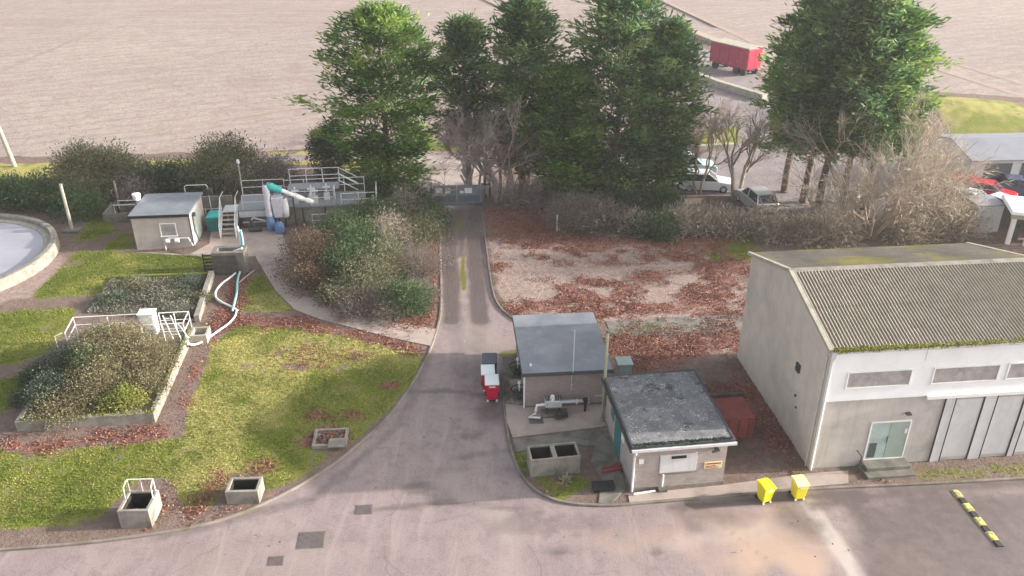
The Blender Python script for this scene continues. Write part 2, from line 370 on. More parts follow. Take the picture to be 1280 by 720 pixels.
LEAF = [
    ([(196,540),(218,536),(247,446),(266,430),(243,490),(222,548),(205,550)], .9), ([(15,556),(190,536),(220,540),(205,550),(15,568)], .85),
    ([(246,432),(276,372),(300,335),(312,345),(300,394),(380,402),(462,418),(535,434),(535,446),(460,430),(380,412),(300,408),(262,430)], .9),
    ([(360,345),(385,372),(420,398),(470,410),(540,414),(552,400),(550,300),(530,290),(535,390),(440,385),(380,345)], .95),
    ([(605,262),(690,262),(700,285),(760,300),(900,290),(930,300),(880,318),(700,306),(615,300)], .75),
    ([(764,426),(830,422),(905,430),(885,448),(822,470),(782,470)], .95), ([(612,372),(640,376),(700,388),(640,400),(622,388)], .7),
    ([(890,440),(930,440),(1000,570),(985,590),(950,560)], .55), ([(275,595),(285,640),(222,662),(225,640)], .7), ([(205,600),(225,640),(190,655)], .5),
    ([(1085,590),(1110,588),(1108,605),(1090,602)], .5), ([(480,215),(600,260),(560,262),(470,232)], .3)]
LEAFB = [(902,346,1.6,.9,.9),(920,340,1.2,.8,.9),(812,349,1.5,1.0,.9),(745,356,1.3,.6,.9),(812,386,2.2,.8,.95),(860,380,1,.6,.7),(640,386,1.0,.6,.9),(618,336,.9,1,.85),
         (700,380,1.2,.5,.8),(765,330,2.4,.5,.5),(700,330,1.8,.6,.45),(880,372,1.1,.6,.75),(850,342,1.2,.5,.6),(925,380,1.4,.5,.6),(680,352,1.4,.5,.4),(395,520,1,.6,.8),(440,520,.8,.5,.7),(405,548,.9,.8,.85),(487,482,.6,.5,.8),
         (380,450,2.0,1.6,.38),(330,585,.8,.6,.5),(445,445,1.6,1,.35),(700,612,1,.5,.4),(770,588,.6,.4,.8)]
SAND_AND_SUN = [([(606,300),(660,288),(900,300),(932,330),(928,398),(760,404),(650,395),(618,372),(610,330)], 1.0), ([(645,405),(640,444),(626,446)], .4),
        ([(835,428),(912,420),(925,440),(870,452)], .85), ([(600,205),(640,215),(640,240),(606,250)], .5), ([(-120,345),(10,345),(40,330),(75,320),(95,330),(45,375),(-120,395)], .8),  # first polygon here paints a sunlit spot in as pale ground
        ([(100,375),(128,370),(150,350),(160,352),(112,392)], .5), ([(880,432),(935,415),(1000,590),(910,620)], .35)]
FIELD_B = W([(-400,196),(0,197),(310,190),(480,182),(620,176),(790,170)])+W([(800,60),(820,45),(850,42),(900,58),(960,100)])+[(60,92),(300,92),(300,900),(-300,900),(-300,80)]
TARMAC = [([(838,240),(830,205),(905,186),(1000,186),(1180,176),(1330,188),(1330,240),(1190,250),(1150,275),(1000,262),(960,266),(905,246)], 1.0),
          ([(800,64),(865,52),(950,95),(1010,190),(905,200),(880,150),(830,100)], .8)]
MG = polymask(GRASS); ML = np.maximum(polymask(LEAF, 1.1, 1.8), blobs(LEAFB)); MS = polymask(SAND_AND_SUN, 1.0, 1.5)
LN = vnoise(GX*.7,GY*1.3,.33,61)*.5+vnoise(GX,GY,.9,62)*.3+vnoise(GX,GY,2.3,63)*.2
ML = np.maximum(ML*(.45+1.1*LN), np.clip((LN-.50)*5, 0, .8)*np.clip(MS*(GX>-6)+(GX>6)*(GY<46)*(GY>28)*(GX<13), 0, 1))
MF = np.clip(.5+(sd_poly(FIELD_B, GX, GY)+(NZ-.5)*1.2)/.8, 0, 1); MT = polymask(TARMAC, .8, 1.0)
MG = MG*(1-.8*np.clip(blobs([(380,450,2.0,1.6,.3),(405,548,1,.9,.9)]), 0, 1))
# dry, mossy and worn grass; lawn blobs also paint in its sunlit yellow
DRY_SUNLIT = np.clip(blobs([(300,470,4,3.2,.9),(420,430,5,2.0,.9),(262,520,2.5,2.5,.8),(225,600,2.4,1.8,.55),(60,300,2,2,.3),(40,214,6,3,.7),(205,210,6,3,.8),(370,200,6,3,.8),(1200,150,8,6,.45),(330,380,2,2,.5),(450,206,3,3,.9),(470,440,4,1.5,.9)]), 0, 1)
DRY_SUNLIT = np.clip(DRY_SUNLIT+1.0*(vnoise(GX,GY,.45,51)*.6+vnoise(GX,GY,1.3,52)*.4-.45), 0, 1); MG = MG*(1-.55*np.clip((vnoise(GX,GY,.8,53)*.6+vnoise(GX,GY,2.2,54)*.4-.62)*6, 0, 1))
GZ = np.clip(-road_sd*.35, -.06, .06)+(NZ-.5)*.05*np.clip(-road_sd-.3, 0, 1)
mound = np.exp(-(((GX-44)/13)**2+((GY-84)/5)**2))*2.2
GZ = GZ+mound*(GX > 20)
ny, nx = GX.shape
idx = np.arange(nx*ny).reshape(ny, nx)
GF = np.stack([idx[:-1,:-1], idx[:-1,1:], idx[1:,1:], idx[1:,:-1]], -1).reshape(-1,4)
def fcol(me, name, arr):
    a = me.attributes.new(name, 'FLOAT_COLOR', 'POINT'); a.data.foreach_set('color', np.asarray(arr, np.float32).ravel())

def ground_material():
    m, nt, b = new_mat('ground_cover'); v = N(nt, 'ShaderNodeNewGeometry').outputs['Position']
    A = N(nt, 'ShaderNodeAttribute', attribute_name='cover'); s = N(nt, 'ShaderNodeSeparateColor'); nt.links.new(A.outputs['Color'], s.inputs[0])
    A2 = N(nt, 'ShaderNodeAttribute', attribute_name='cover2'); s2 = N(nt, 'ShaderNodeSeparateColor'); nt.links.new(A2.outputs['Color'], s2.inputs[0])
    n1 = noise(nt, v, 3.0, 6, .7); n2 = noise(nt, v, 9.0, 4, .7); n3 = noise(nt, v, .6, 4)
    def fac(x, k=.7): return ramp(nt, mth(nt, 'ADD', x, mth(nt, 'MULTIPLY', mth(nt, 'SUBTRACT', n1, .5), k)), .35, .65)
    col = mixc(nt, ramp(nt, n1, .35, .65), (.15,.105,.09), (.215,.155,.132))
    col = mixc(nt, ramp(nt, n3, .5, .7), col, (.14,.115,.075))
    sand = mixc(nt, ramp(nt, n1, .4, .65), (.335,.255,.222), (.225,.165,.145))
    col = mixc(nt, fac(s2.outputs[0]), col, sand)
    tar = mixc(nt, ramp(nt, n3, .35, .65), (.27,.23,.235), (.21,.18,.18))
    col = mixc(nt, fac(s2.outputs[1], .3), col, tar)
    fc, cl = field_color(nt, v); col = mixc(nt, fac(s.outputs[2], .4), col, fc)
    g1 = mixc(nt, ramp(nt, n2, .35, .65), (.115,.15,.022), (.19,.205,.038)); g1 = mixc(nt, ramp(nt, n3, .45, .7), g1, (.23,.21,.065))
    g2 = mixc(nt, ramp(nt, n1, .35, .65), (.37,.33,.12), (.27,.25,.075))
    g = mixc(nt, fac(s2.outputs[2], .5), g1, g2); g = mixc(nt, ramp(nt, n1, .62, .75), g, (.15,.115,.06))
    col = mixc(nt, fac(s.outputs[0], .55), col, g)
    lf = mixc(nt, ramp(nt, n2, .4, .6), (.165,.062,.052), (.27,.125,.10)); lf = mixc(nt, ramp(nt, noise(nt, v, 14, 2), .58, .66), lf, (.38,.24,.155))
    col = mixc(nt, mth(nt, 'MULTIPLY', fac(s.outputs[1], .8), .85), col, lf)
    nt.links.new(col, b.inputs['Base Color']); b.inputs['Roughness'].default_value = .95; b.inputs['Specular IOR Level'].default_value = .15
    bump(nt, b, mth(nt, 'ADD', mth(nt, 'MULTIPLY', n1, .6), n2), .8, .12)
    return m
g = npmesh('ground', np.stack([GX, GY, GZ], -1).reshape(-1,3), GF, ground_material()); structure(g)
for p in g.data.polygons: pass
one = np.ones(GX.shape)
fcol(g.data, 'cover', np.stack([MG, ML, MF, one], -1)); fcol(g.data, 'cover2', np.stack([MS, MT, DRY_SUNLIT, one], -1))

# wide field sheet to the horizon
m, nt, b = new_mat('ploughed_soil'); v = N(nt, 'ShaderNodeNewGeometry').outputs['Position']; fc, cl = field_color(nt, v)
nt.links.new(fc, b.inputs['Base Color']); b.inputs['Roughness'].default_value = .95; b.inputs['Specular IOR Level'].default_value = .1; bump(nt, b, cl, .6, .2)
M['field'] = m
fm = MB().add([(-900,-300,-.12),(900,-300,-.12),(900,1500,-.12),(-900,1500,-.12)], [(0,1,2,3)]); structure(fm.build('ploughed_field', 'field'))
M['track'] = surf('compacted_soil', (.27,.20,.17), (.33,.25,.215), .8, .95, bmp=.4, bs=4)
for k, (a, c, wd) in enumerate([((596,-6),(655,22),.5),((612,-8),(672,20),.5),((810,-8),(960,62),.6),((1150,80),(1300,128),.55),((1165,72),(1330,122),.3),((180,166),(420,128),.35),((700,-5),(850,30),.4)]):
    p = np.array(P(*a)); q = np.array(P(*c)); d = unit(q-p); n = np.array((-d[1], d[0], 0))*wd; z = np.array((0,0,.085))
    structure(MB().add([p-n+z, q-n+z, q+n+z, p+n+z], [(0,1,2,3)]).build('tractor_track', 'track'))

# ------------------------------------------------------------------ road sheet
sel = (road_sd > -.8)
cell = sel[:-1,:-1] | sel[1:,:-1] | sel[:-1,1:] | sel[1:,1:]
RF = GF.reshape(ny-1, nx-1, 4)[cell]
used, inv = np.unique(RF.ravel(), return_inverse=True)
RV = np.stack([GX.ravel()[used], GY.ravel()[used], np.zeros(len(used))], -1)
def line_mask(pts, w, k):
    pts = W(pts); m = np.zeros(GX.shape)
    for (x0,y0),(x1,y1) in zip(pts[:-1], pts[1:]):
        dx, dy = x1-x0, y1-y0; t = np.clip(((GX-x0)*dx+(GY-y0)*dy)/(dx*dx+dy*dy), 0, 1)
        m = np.maximum(m, k*np.clip(1.3-np.hypot(GX-x0-t*dx, GY-y0-t*dy)/w+(NZ-.5)*.8, 0, 1))
    return m
R_DARK = np.maximum.reduce([line_mask([(561,258),(562,330),(565,400)], .6, 1.5), line_mask([(590,258),(594,330),(601,400)], .6, 1.5), line_mask([(566,380),(580,470)], .8, .45), line_mask([(598,380),(600,470)], .8, .45),
    line_mask([(576,258),(577,320)], .4, .9), blobs([(860,600,2,.8,.3),(690,655,2.4,.7,.45),(540,560,3,2,.2),(1100,650,1.4,1.2,.8),(1000,655,1.2,1,.7),(1060,620,2.5,.5,.9),(1200,640,4,2.5,.8),(640,500,.6,2.5,.8),(890,645,2.4,.6,.5),(615,510,.7,1.2,.8)]),
    line_mask([(1015,632),(1160,612),(1300,604)], .5, .8), polymask([([(1050,628),(1300,608),(1330,760),(1090,760)], .75)], 1.0, 1.0), line_mask([(200,672),(390,625),(500,530),(540,440)], .35, .55), line_mask([(0,684),(160,668)], .4, .4)])
R_DARK = np.maximum.reduce([R_DARK, line_mask([(470,492),(560,488),(632,498)], .22, .8), line_mask([(440,640),(560,628),(680,640)], .22, .6), line_mask([(655,560),(560,575)], .2, .5), blobs([(700,690,.5,.3,.8),(520,610,.6,.35,.7),(820,690,.4,.3,.7),(590,545,.5,.3,.6)]), line_mask([(1166,612),(1192,650),(1216,690),(1300,678)], .09, 1.0), line_mask([(1075,706),(1180,692),(1216,690)], .1, .8), line_mask([(840,634),(1000,622),(1060,616)], .35, .9), line_mask([(850,640),(870,660)], .6, .6), line_mask([(905,660),(960,700)], .12, .4), line_mask([(0,688),(150,672),(390,622)], .12, .6)])
R_MOSS = np.maximum.reduce([line_mask([(578,322),(580,362)], .22, .9), line_mask([(574,274),(575,286)], .3, .8), line_mask([(628,443),(644,440)], .35, .9), blobs([(1110,600,1.2,.3,.8),(860,640,2.5,.7,.35),(1000,632,1.5,.4,.4)])])
R_WARM = blobs([(900,650,3.5,1.2,.45),(970,668,2.5,1.5,.7),(1130,700,1.6,.8,.4),(577,330,.45,6,.5),(940,690,3,1.4,.8),(860,672,3,1,.5),(990,700,1.5,1,.9),(330,700,4,1,.2)])  # warm tan blobs; those low in the yard paint in sunlit patches
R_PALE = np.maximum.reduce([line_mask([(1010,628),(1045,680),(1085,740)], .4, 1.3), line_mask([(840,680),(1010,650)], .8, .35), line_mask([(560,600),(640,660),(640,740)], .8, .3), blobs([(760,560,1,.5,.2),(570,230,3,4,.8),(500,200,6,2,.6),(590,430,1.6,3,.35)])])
def road_material():
    m, nt, b = new_mat('worn_asphalt'); v = N(nt, 'ShaderNodeNewGeometry').outputs['Position']
    A = N(nt, 'ShaderNodeAttribute', attribute_name='wear_and_light'); s = N(nt, 'ShaderNodeSeparateColor'); nt.links.new(A.outputs['Color'], s.inputs[0])
    A2 = N(nt, 'ShaderNodeAttribute', attribute_name='wear_and_light2')
    n1 = noise(nt, v, .35, 6, .65, .6); n2 = noise(nt, v, 1.7, 6, .7); n3 = noise(nt, v, 18, 3, .7)
    col = mixc(nt, ramp(nt, n1, .35, .65), (.275,.215,.208), (.215,.168,.165))
    col = mixc(nt, ramp(nt, n2, .48, .72), col, (.18,.138,.133))
    col = mixc(nt, ramp(nt, n3, .52, .70), col, (.345,.285,.268)); col = mixc(nt, ramp(nt, noise(nt, v, 7, 3, .8), .60, .72), col, (.16,.125,.12))
    mp = N(nt, 'ShaderNodeMapping'); mp.inputs['Rotation'].default_value = (0,0,.35); mp.inputs['Scale'].default_value = (1.6,.22,1); nt.links.new(v, mp.inputs[0])
    col = mixc(nt, mth(nt, 'MULTIPLY', ramp(nt, noise(nt, mp.outputs[0], 1.2, 5, .6, .8), .52, .68), .45), col, (.335,.27,.252))
    vo = N(nt, 'ShaderNodeTexVoronoi', feature='DISTANCE_TO_EDGE'); vo.inputs['Scale'].default_value = .22
    wv = N(nt, 'ShaderNodeVectorMath', operation='ADD'); nn = N(nt, 'ShaderNodeTexNoise'); nn.inputs['Scale'].default_value = .8; nn.inputs['Detail'].default_value = 5
    nt.links.new(v, nn.inputs['Vector']); nt.links.new(v, wv.inputs[0]); nt.links.new(nn.outputs['Color'], wv.inputs[1]); nt.links.new(wv.outputs[0], vo.inputs['Vector'])
    col = mixc(nt, mth(nt, 'MULTIPLY', mth(nt, 'MULTIPLY', ramp(nt, vo.outputs['Distance'], .012, .002), ramp(nt, n1, .4, .6)), .38), col, (.12,.095,.09))
    def fac(x, k=.6): return ramp(nt, mth(nt, 'ADD', x, mth(nt, 'MULTIPLY', mth(nt, 'SUBTRACT', n2, .5), k)), .15, .85)
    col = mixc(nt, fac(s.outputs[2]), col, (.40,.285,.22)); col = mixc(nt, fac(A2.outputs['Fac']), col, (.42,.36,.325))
    col = mixc(nt, mth(nt, 'MULTIPLY', fac(s.outputs[0]), .85), col, (.10,.08,.076)); col = mixc(nt, ramp(nt, mth(nt, 'ADD', s.outputs[1], mth(nt, 'MULTIPLY', n2, .5)), .6, .95), col, (.13,.13,.03))
    nt.links.new(col, b.inputs['Base Color']); b.inputs['Specular IOR Level'].default_value = .3
    nt.links.new(ramp(nt, s.outputs[0], 1.9, -.4), b.inputs['Roughness'])
    bump(nt, b, mth(nt, 'ADD', n3, n2), .25, .04)
    return m
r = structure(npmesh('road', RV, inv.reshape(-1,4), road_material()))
fl = lambda a: a.ravel()[used]
fcol(r.data, 'wear_and_light', np.stack([fl(R_DARK), fl(R_MOSS), fl(R_WARM), fl(one)], -1))
a = r.data.attributes.new('wear_and_light2', 'FLOAT', 'POINT'); a.data.foreach_set('value', fl(R_PALE).astype(np.float32))

def kerb(pts, name='kerb', w=.11, h=.10, side=1, m='kerb'):
    mb = MB(); pts = [np.array((x,y)) for x, y in pts]; L = []
    for i, p in enumerate(pts):
        d = pts[min(i+1,len(pts)-1)]-pts[max(i-1,0)]; d = d/np.linalg.norm(d); L.append((p, np.array((-d[1], d[0]))*side))
    for i, (p, n) in enumerate(L):
        q = p+n*w; mb.v += [(p[0],p[1],-.05),(p[0],p[1],h-.02),(p[0]+n[0]*.02,p[1]+n[1]*.02,h),(q[0],q[1],h),(q[0],q[1],-.05)]
    for i in range(len(L)-1):
        for k in range(4):
            a = i*5+k; mb.f.append((a, a+1, a+6, a+5))
    return structure(mb.build(name, m))
kerb(LEFT_EDGE[6:], side=1 if False else -1); kerb(R_DRIVE[4:], side=1); kerb(ISLAND[:], side=1)

def sheet(name, px, z, m, th=.0, sm=0):
    w = W(px); w = smooth_line(w+[w[0]], sm)[:-1] if sm else w
    return structure(MB().prism(w, -.1, z).build(name, m))
sheet('concrete_path', [(312,308),(325,332),(345,365),(368,388),(398,400),(440,411),(490,424),(538,434),(545,413),(500,406),(450,396),(415,381),(392,362),(376,338),(364,318),(358,306)], .10, 'slab')
sheet('concrete_yard', [(158,316),(238,319),(262,306),(264,290),(350,284),(362,318),(312,322),(268,317),(262,320),(245,322)], .095, 'slab')
sheet('pavement', [(632,507),(756,507),(763,534),(641,549),(634,530)], .10, 'slab')
sheet('pavement', [(628,452),(646,446),(660,503),(632,506)], .095, 'concrete_dark')
sheet('pavement', [(641,551),(762,536),(772,575),(782,612),(764,632),(748,631),(752,600),(738,580),(744,560),(700,557),(646,567)], .098, 'concrete_dark')
sheet('pavement', [(757,403),(935,393),(938,414),(765,423)], .085, 'concrete_dark')
sheet('pavement', [(785,620),(905,608),(1008,594),(1060,590),(1060,606),(905,620),(787,632)], .09, 'slab')

# ------------------------------------------------------------------ the large building on the right
BO = P(1010, 587)[:2]; bf = Plane(*BO, RS)
L, D, EH, RH = 11.4, 9.25, 6.18, 7.5
t = thing('workshop_building', 'large pale workshop with corrugated mossy roof and white upper cladding', 'building', BO, RS)
MB().endx([(0,0),(D,0),(D,EH),(D/2,RH),(0,EH)], 0, L).build('wall', 'render_wall', t)
zb = 3.62                                                     # underside of the white band
MB().box(.02, L, -.07, -.002, zb, EH-.02).build('upper_cladding', 'white_clad', t, .01)
MB().box(.02, L-.01, -.02, -.002, .0, zb-.004).build('lower_wall', 'lower_wall', t)
for (xa, ya), (xb, yb) in (((1062,460),(1134,479)), ((1171,450),(1243,473)), ((1264,447),(1336,467))):
    x0, z1 = bf(xa, ya); x1, z0 = bf(xb, yb)
    z1 = z0+.72
    w = MB().box(x0-.07, x1+.07, -.105, -.072, z0-.07, z0).box(x0-.07, x1+.07, -.105, -.072, z1, z1+.07).box(x0-.07, x0, -.105, -.072, z0, z1).box(x1, x1+.07, -.105, -.072, z0, z1).build('window', 'white_paint', t)
    MB().box(x0, x1, -.082, -.073, z0, z1).build('board', 'board', w)
MB().box(4.08, 4.11, -.078, -.071, EH-.75, EH-.03).build('cladding_joint', 'grey_panel', t)
# corrugated roof, both slopes
def slope(y0, z0, y1, z1, name, seg=14):
    n = int(L+.4)*7*6; xsn = np.linspace(-.18, L+.18, n); w = .026*np.sin(xsn*2*PI/.152)
    V = []; dy, dz = y1-y0, z1-z0; l = math.hypot(dy, dz); nrm = (-dz/l, dy/l) if dy > 0 else (dz/l, -dy/l)
    for lay, (u0, u1, off) in enumerate(((0,.52,.05), (.50,1.0,.068))):
        o = len(V)
        for u in (u0, u1):
            for x, h in zip(xsn, w):
                k = off+h+(.0 if u == u0 else .0)
                V.append((x, y0+dy*u+nrm[0]*k, z0+dz*u+nrm[1]*k))
    V = np.array(V); F = []
    for lay in range(2):
        o = lay*2*n
        F.append(np.stack([np.arange(n-1)+o, np.arange(n-1)+o+1, np.arange(n-1)+o+n+1, np.arange(n-1)+o+n], -1))
    F = np.concatenate(F)
    if dy < 0: F = F[:, ::-1]
    return npmesh(name, V, F, 'corrugated', parent=t)
m, nt, b = new_mat('weathered_fibre_cement'); v = ocoord(nt); s = N(nt, 'ShaderNodeSeparateXYZ'); nt.links.new(v, s.inputs[0])
col = mixc(nt, ramp(nt, noise(nt, v, 1.5, 6, .7), .35, .65), (.345,.292,.24), (.24,.202,.165))
mp = N(nt, 'ShaderNodeMapping'); mp.inputs['Scale'].default_value = (2.2,.35,.35); nt.links.new(v, mp.inputs[0])
col = mixc(nt, mth(nt, 'MULTIPLY', ramp(nt, noise(nt, mp.outputs[0], 1.1, 6, .7), .42, .7), .7), col, (.28,.25,.17))
col = mixc(nt, mth(nt, 'MULTIPLY', ramp(nt, noise(nt, v, .45, 5, .7), .50, .64), ramp(nt, s.outputs[1], 4.6, 5.4)), col, (.42,.36,.07))
col = mixc(nt, ramp(nt, noise(nt, v, 9, 4), .60, .72), col, (.42,.39,.34))
# colour is darker along the troughs of the sheet
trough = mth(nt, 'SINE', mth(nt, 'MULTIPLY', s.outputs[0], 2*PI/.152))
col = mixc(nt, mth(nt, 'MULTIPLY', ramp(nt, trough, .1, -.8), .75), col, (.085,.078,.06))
nt.links.new(col, b.inputs['Base Color']); b.inputs['Roughness'].default_value = .9
M['corrugated'] = m
slope(-.12, EH-.03, D/2, RH, 'roof'); slope(D+.12, EH-.03, D/2, RH, 'roof')
MB().endx([(D/2-.22,RH+.02),(D/2,RH+.12),(D/2+.22,RH+.02),(D/2,RH+.07)], -.2, L+.2).build('ridge_cap', 'concrete', t)
for x in (-.2, L+.02):
    v_ = MB().endx([(-.14,EH-.09),(D/2,RH-.06),(D/2,RH+.10),(-.14,EH+.07)], x, x+.19)
    v_.endx([(D+.14,EH-.09),(D+.14,EH+.07),(D/2,RH+.10),(D/2,RH-.06)], x, x+.19).build('bargeboard', 'concrete_pale', t)
gt = MB().box(-.1, L+.1, -.24, -.11, EH-.12, EH-.02).build('gutter', 'galv', t)
V, F, T = kites(np.stack([rng.beta(1,2.2,2600)*L, rng.uniform(-.26,-.02,2600), np.full(2600, EH)+rng.uniform(-.03,.07,2600)], -1), rng.normal(size=(2600,3))+np.array((0,-.3,.6)), .09, .035, rng.uniform(.3,1,2600))
npmesh('gutter_moss', V, F, 'grass_blade', T, gt)
MB().tube([(.12,-.17,EH-.1),(.12,-.17,EH-.3),(.05,-.1,EH-.5),(.05,-.1,.05)], .06, 8).build('downpipe', 'white_paint', t)
# double door, steps, panels
x0, _ = bf(1080, 572); x1, _ = bf(1126, 570); _, z1 = bf(1104, 527)
dz0, dz1 = .42, 2.34
dr = MB().box(x0-.06,x0,-.06,-.021,dz0,dz1).box(x1,x1+.06,-.06,-.021,dz0,dz1).box(x0-.06,x1+.06,-.06,-.021,dz1,dz1+.06).box(x0-.06,x1+.06,-.062,-.021,dz0-.05,dz0).build('door_frame', 'white_paint', t)
xm = (x0+x1)/2
lf = MB().box(x0,xm-.01,-.045,-.022,dz0,dz1).build('door', 'teal_pale', t)
MB().box(x0+.08, x0+.42, -.055, -.0455, dz0+.08, dz0+.85).build('kick_panel', 'lid_grey', lf)
lf = MB().box(xm+.01,x1,-.045,-.022,dz0,dz1).build('door', 'grey_panel', t)
M['door_dull'] = surf('dull_green_glazing', (.27,.33,.29), (.33,.38,.34), 1.5, .4, bmp=0); lf.data.materials[0] = M['door_dull']
MB().box(xm-.03, xm-.012, -.075, -.046, 1.25, 1.6).build('handle', 'dark_metal', lf)
MB().box(x0-.25,x1+.25,-1.0,-.021,0,.19).box(x0-.15,x1+.15,-.62,-.021,.19,.37).build('door_step', 'concrete_dark', t, .02)
MB().tube([(x0-.45,-.5,.05),(x0-.45,-.5,.95),(x0-.45,-.08,.95)], .025, 6).tube([(x0-.62,-.5,.5),(x0-.3,-.5,.5)], .02, 6).build('handrail', 'dark_metal', t)
for xa, xb, d in ((1160,1172,0),(1172,1206,1),(1206,1221,0),(1221,1254,1),(1254,1262,0),(1262,1330,1)):
    xa = bf(xa, 575)[0]+.22*0; xb = bf(xb, 572)[0]
    if xb > L-.05: xb = L-.05
    if d: MB().box(xa+.03, xb-.03, -.05, -.021, .25, zb-.28).build('door_panel', 'grey_panel', t)
    else: MB().box(xa, xb, -.085, -.021, .0, zb-.01).build('pilaster', 'grey_panel', t)
    MB().box(xa-.012, xa+.012, -.095 if d else -.09, -.0215, .05, zb-.15).build('joint_strip', 'dark_metal', t)
MB().box(bf(1155,500)[0], L, -.2, -.0715, zb-.1, zb+.06).build('lintel', 'white_paint', t)
MB().box(bf(1130,540)[0], bf(1130,540)[0]+.1, -.05, -.021, 1.7, 1.95).build('notice', 'white_paint', t)
MB().box(bf(1134,516)[0]-.1, bf(1134,516)[0]+.1, -.2, -.021, 2.75, 2.82).build('wall_bracket', 'dark_metal', t)
MB().box(-.09, -.002, 2.28, 2.62, 3.55, 3.95).box(-.16,-.09,2.35,2.5,3.7,3.8).build('wall_vent', 'dark_metal', t)
MB().box(-.07, -.002, 2.2, 2.28, 2.35, 2.45).build('wall_bracket', 'dark_metal', t); MB().box(-.05, -.002, 2.0, 2.06, 1.85, 1.95).build('wall_bracket', 'dark_metal', t)
MB().tube([(-.06,.18,.05),(-.06,.18,EH-.4)], .035, 6).build('cable_pipe', 'galv', t)

# ------------------------------------------------------------------ two brick huts in the middle
o2 = P(789, 615)[:2]; f2 = Plane(*o2, .125)
t = thing('brick_hut', 'buff brick hut with lichened flat roof and boarded front opening', 'hut', o2, .125)
W2, D2, H2 = 4.0, 5.0, 2.32
MB().box(0, W2, 0, D2, 0, H2).build('wall', 'brick_grey', t)
MB().box(-.03, W2+.03, -.03, D2, 0, .2).build('plinth', 'concrete', t)
MB().box(-.16, W2+.22, -.2, D2+.2, H2+.001, H2+.17).build('roof', 'felt_moss', t, .02)
MB().box(-.17, W2+.23, -.21, -.13, H2+.08, H2+.20).box(-.17,-.09,-.129,D2+.2,H2+.08,H2+.20).box(W2+.15,W2+.23,-.129,D2+.2,H2+.08,H2+.20).box(-.0895,W2+.1495,D2+.12,D2+.2,H2+.08,H2+.20).build('roof_edge', 'felt_dark', t)
MB().box(-.2, W2+.27, -.31, -.212, H2-.02, H2+.09).build('gutter', 'grey_panel', t); MB().box(-.27,-.175,-.31,D2+.2,H2-.01,H2+.08).build('gutter', 'dark_metal', t)
MB().tube([(.0,-.26,H2),(.0,-.26,H2-.12),(.0,-.07,H2-.35),(.0,-.07,.1)], .05, 8).build('downpipe', 'white_paint', t)
V,F,T = kites(np.stack([rng.uniform(-.1,W2+.15,900), rng.uniform(-.2,.02,900), np.full(900,H2+.17)],-1), rng.normal(size=(900,3))+np.array((0,0,.5)), .08, .04, rng.uniform(0,.4,900)); npmesh('moss', V, F, 'ivy', T, t)
xa, za = f2(825, 590); xb, zb_ = f2(871, 561)
w = MB().box(xa-.05, xb+.05, -.05, -.002, .92, 1.86).build('shutter', 'lid_white', t, .01); w.data.materials[0] = M['grey_panel']
MB().box(xa-.08, xb+.08, -.1, -.0525, .86, .92).build('sill', 'concrete_dark', w)
mx_ = (xa+xb)/2; MB().box(mx_-.32, mx_+.32, -.07, -.0515, 1.64, 1.78).build('vent_slot', 'black', w)
MB().box(.22, .42, -.03, -.002, 1.48, 1.72).build('notice', 'white_paint', t)
sg = MB().box(W2-.92, W2-.14, -.03, -.002, .95, 1.28).build('warning_sign', 'sign_yellow', t)
MB().box(W2-.86, W2-.2, -.036, -.031, 1.17, 1.23).box(W2-.86, W2-.42, -.036, -.031, 1.06, 1.10).box(W2-.86, W2-.3, -.036, -.031, .99, 1.02).build('sign_lines', 'tail', sg)
MB().cyl((W2-.55,-.22,2.02),(W2-.75,-.26,2.0),.07,.05,8).box(W2-.58,W2-.42,-.24,-.002,1.98,2.06).build('flood_lamp', 'dark_metal', t)
MB().tube([(xa+.12,-.09,.9),(xa+.12,-.09,.25)], .045, 8).tube([(xa-1.15,-.3,.14),(xa-.2,-.2,.13)], .045, 8).build('waste_pipe', 'white_paint', t)
MB().box(xa-.05,xa+.3,-.3,-.031,.1,.2).build('drain_gully', 'concrete_dark', t)
MB().box(-.04, -.002, 2.1, 3.1, .1, 2.05).build('door', 'teal', t)
MB().box(-.04, -.002, 3.4, 3.9, 1.2, 2.05).build('door_panel', 'teal', t)
MB().box(-.045, -.002, 1.55, 1.95, 1.35, 1.75).build('notice', 'white_paint', t)

o1 = P(657, 511)[:2]; f1 = Plane(*o1, .085)
t = thing('brick_hut', 'mauve brick hut with smooth blue grey felt roof', 'hut', o1, .085)
W1, D1, H1 = 3.9, 5.1, 2.12
MB().box(0, W1, 0, D1, 0, H1).build('wall', 'brick_mauve', t)
MB().box(-.03, W1+.03, -.03, D1, 0, .16).build('plinth', 'concrete_dark', t)
MB().frustum((-.2,W1+.25,-.32,D1+.25,H1+.001), (-.2,W1+.25,-.32,D1+.25,H1+.15)).build('roof', 'felt', t, .015)
MB().box(-.22,W1+.27,-.34,-.322,H1-.06,H1+.13).box(-.22,-.2005,-.3215,D1+.25,H1-.06,H1+.13).box(W1+.2505,W1+.27,-.3215,D1+.25,H1-.06,H1+.13).build('roof_edge', 'felt_dark', t)
MB().tube([(-.08,-.06,H1),(-.08,-.06,.1)], .045, 8).build('downpipe', 'white_paint', t)
xx = f1(714, 484)[0]
MB().tube([(xx,-.06,1.0),(xx,-.06,1.9),(xx,-.37,2.25),(xx,-.37,4.55)], .028, 6).box(xx-.05,xx+.05,-.1,-.002,1.3,1.36).build('aerial_mast', 'galv', t)
MB().cyl((.25,.3,H1+.14),(.25,.3,H1+.26),.06,.05,8).build('roof_vent', 'white_paint', t)
MB().box(W1-.5, W1-.1, -.05,-.002,.55,.62).tube([(1.6,-.09,.42),(3.1,-.09,.42),(3.1,-.09,.2)],.05,7).build('wall_pipe','galv',t)

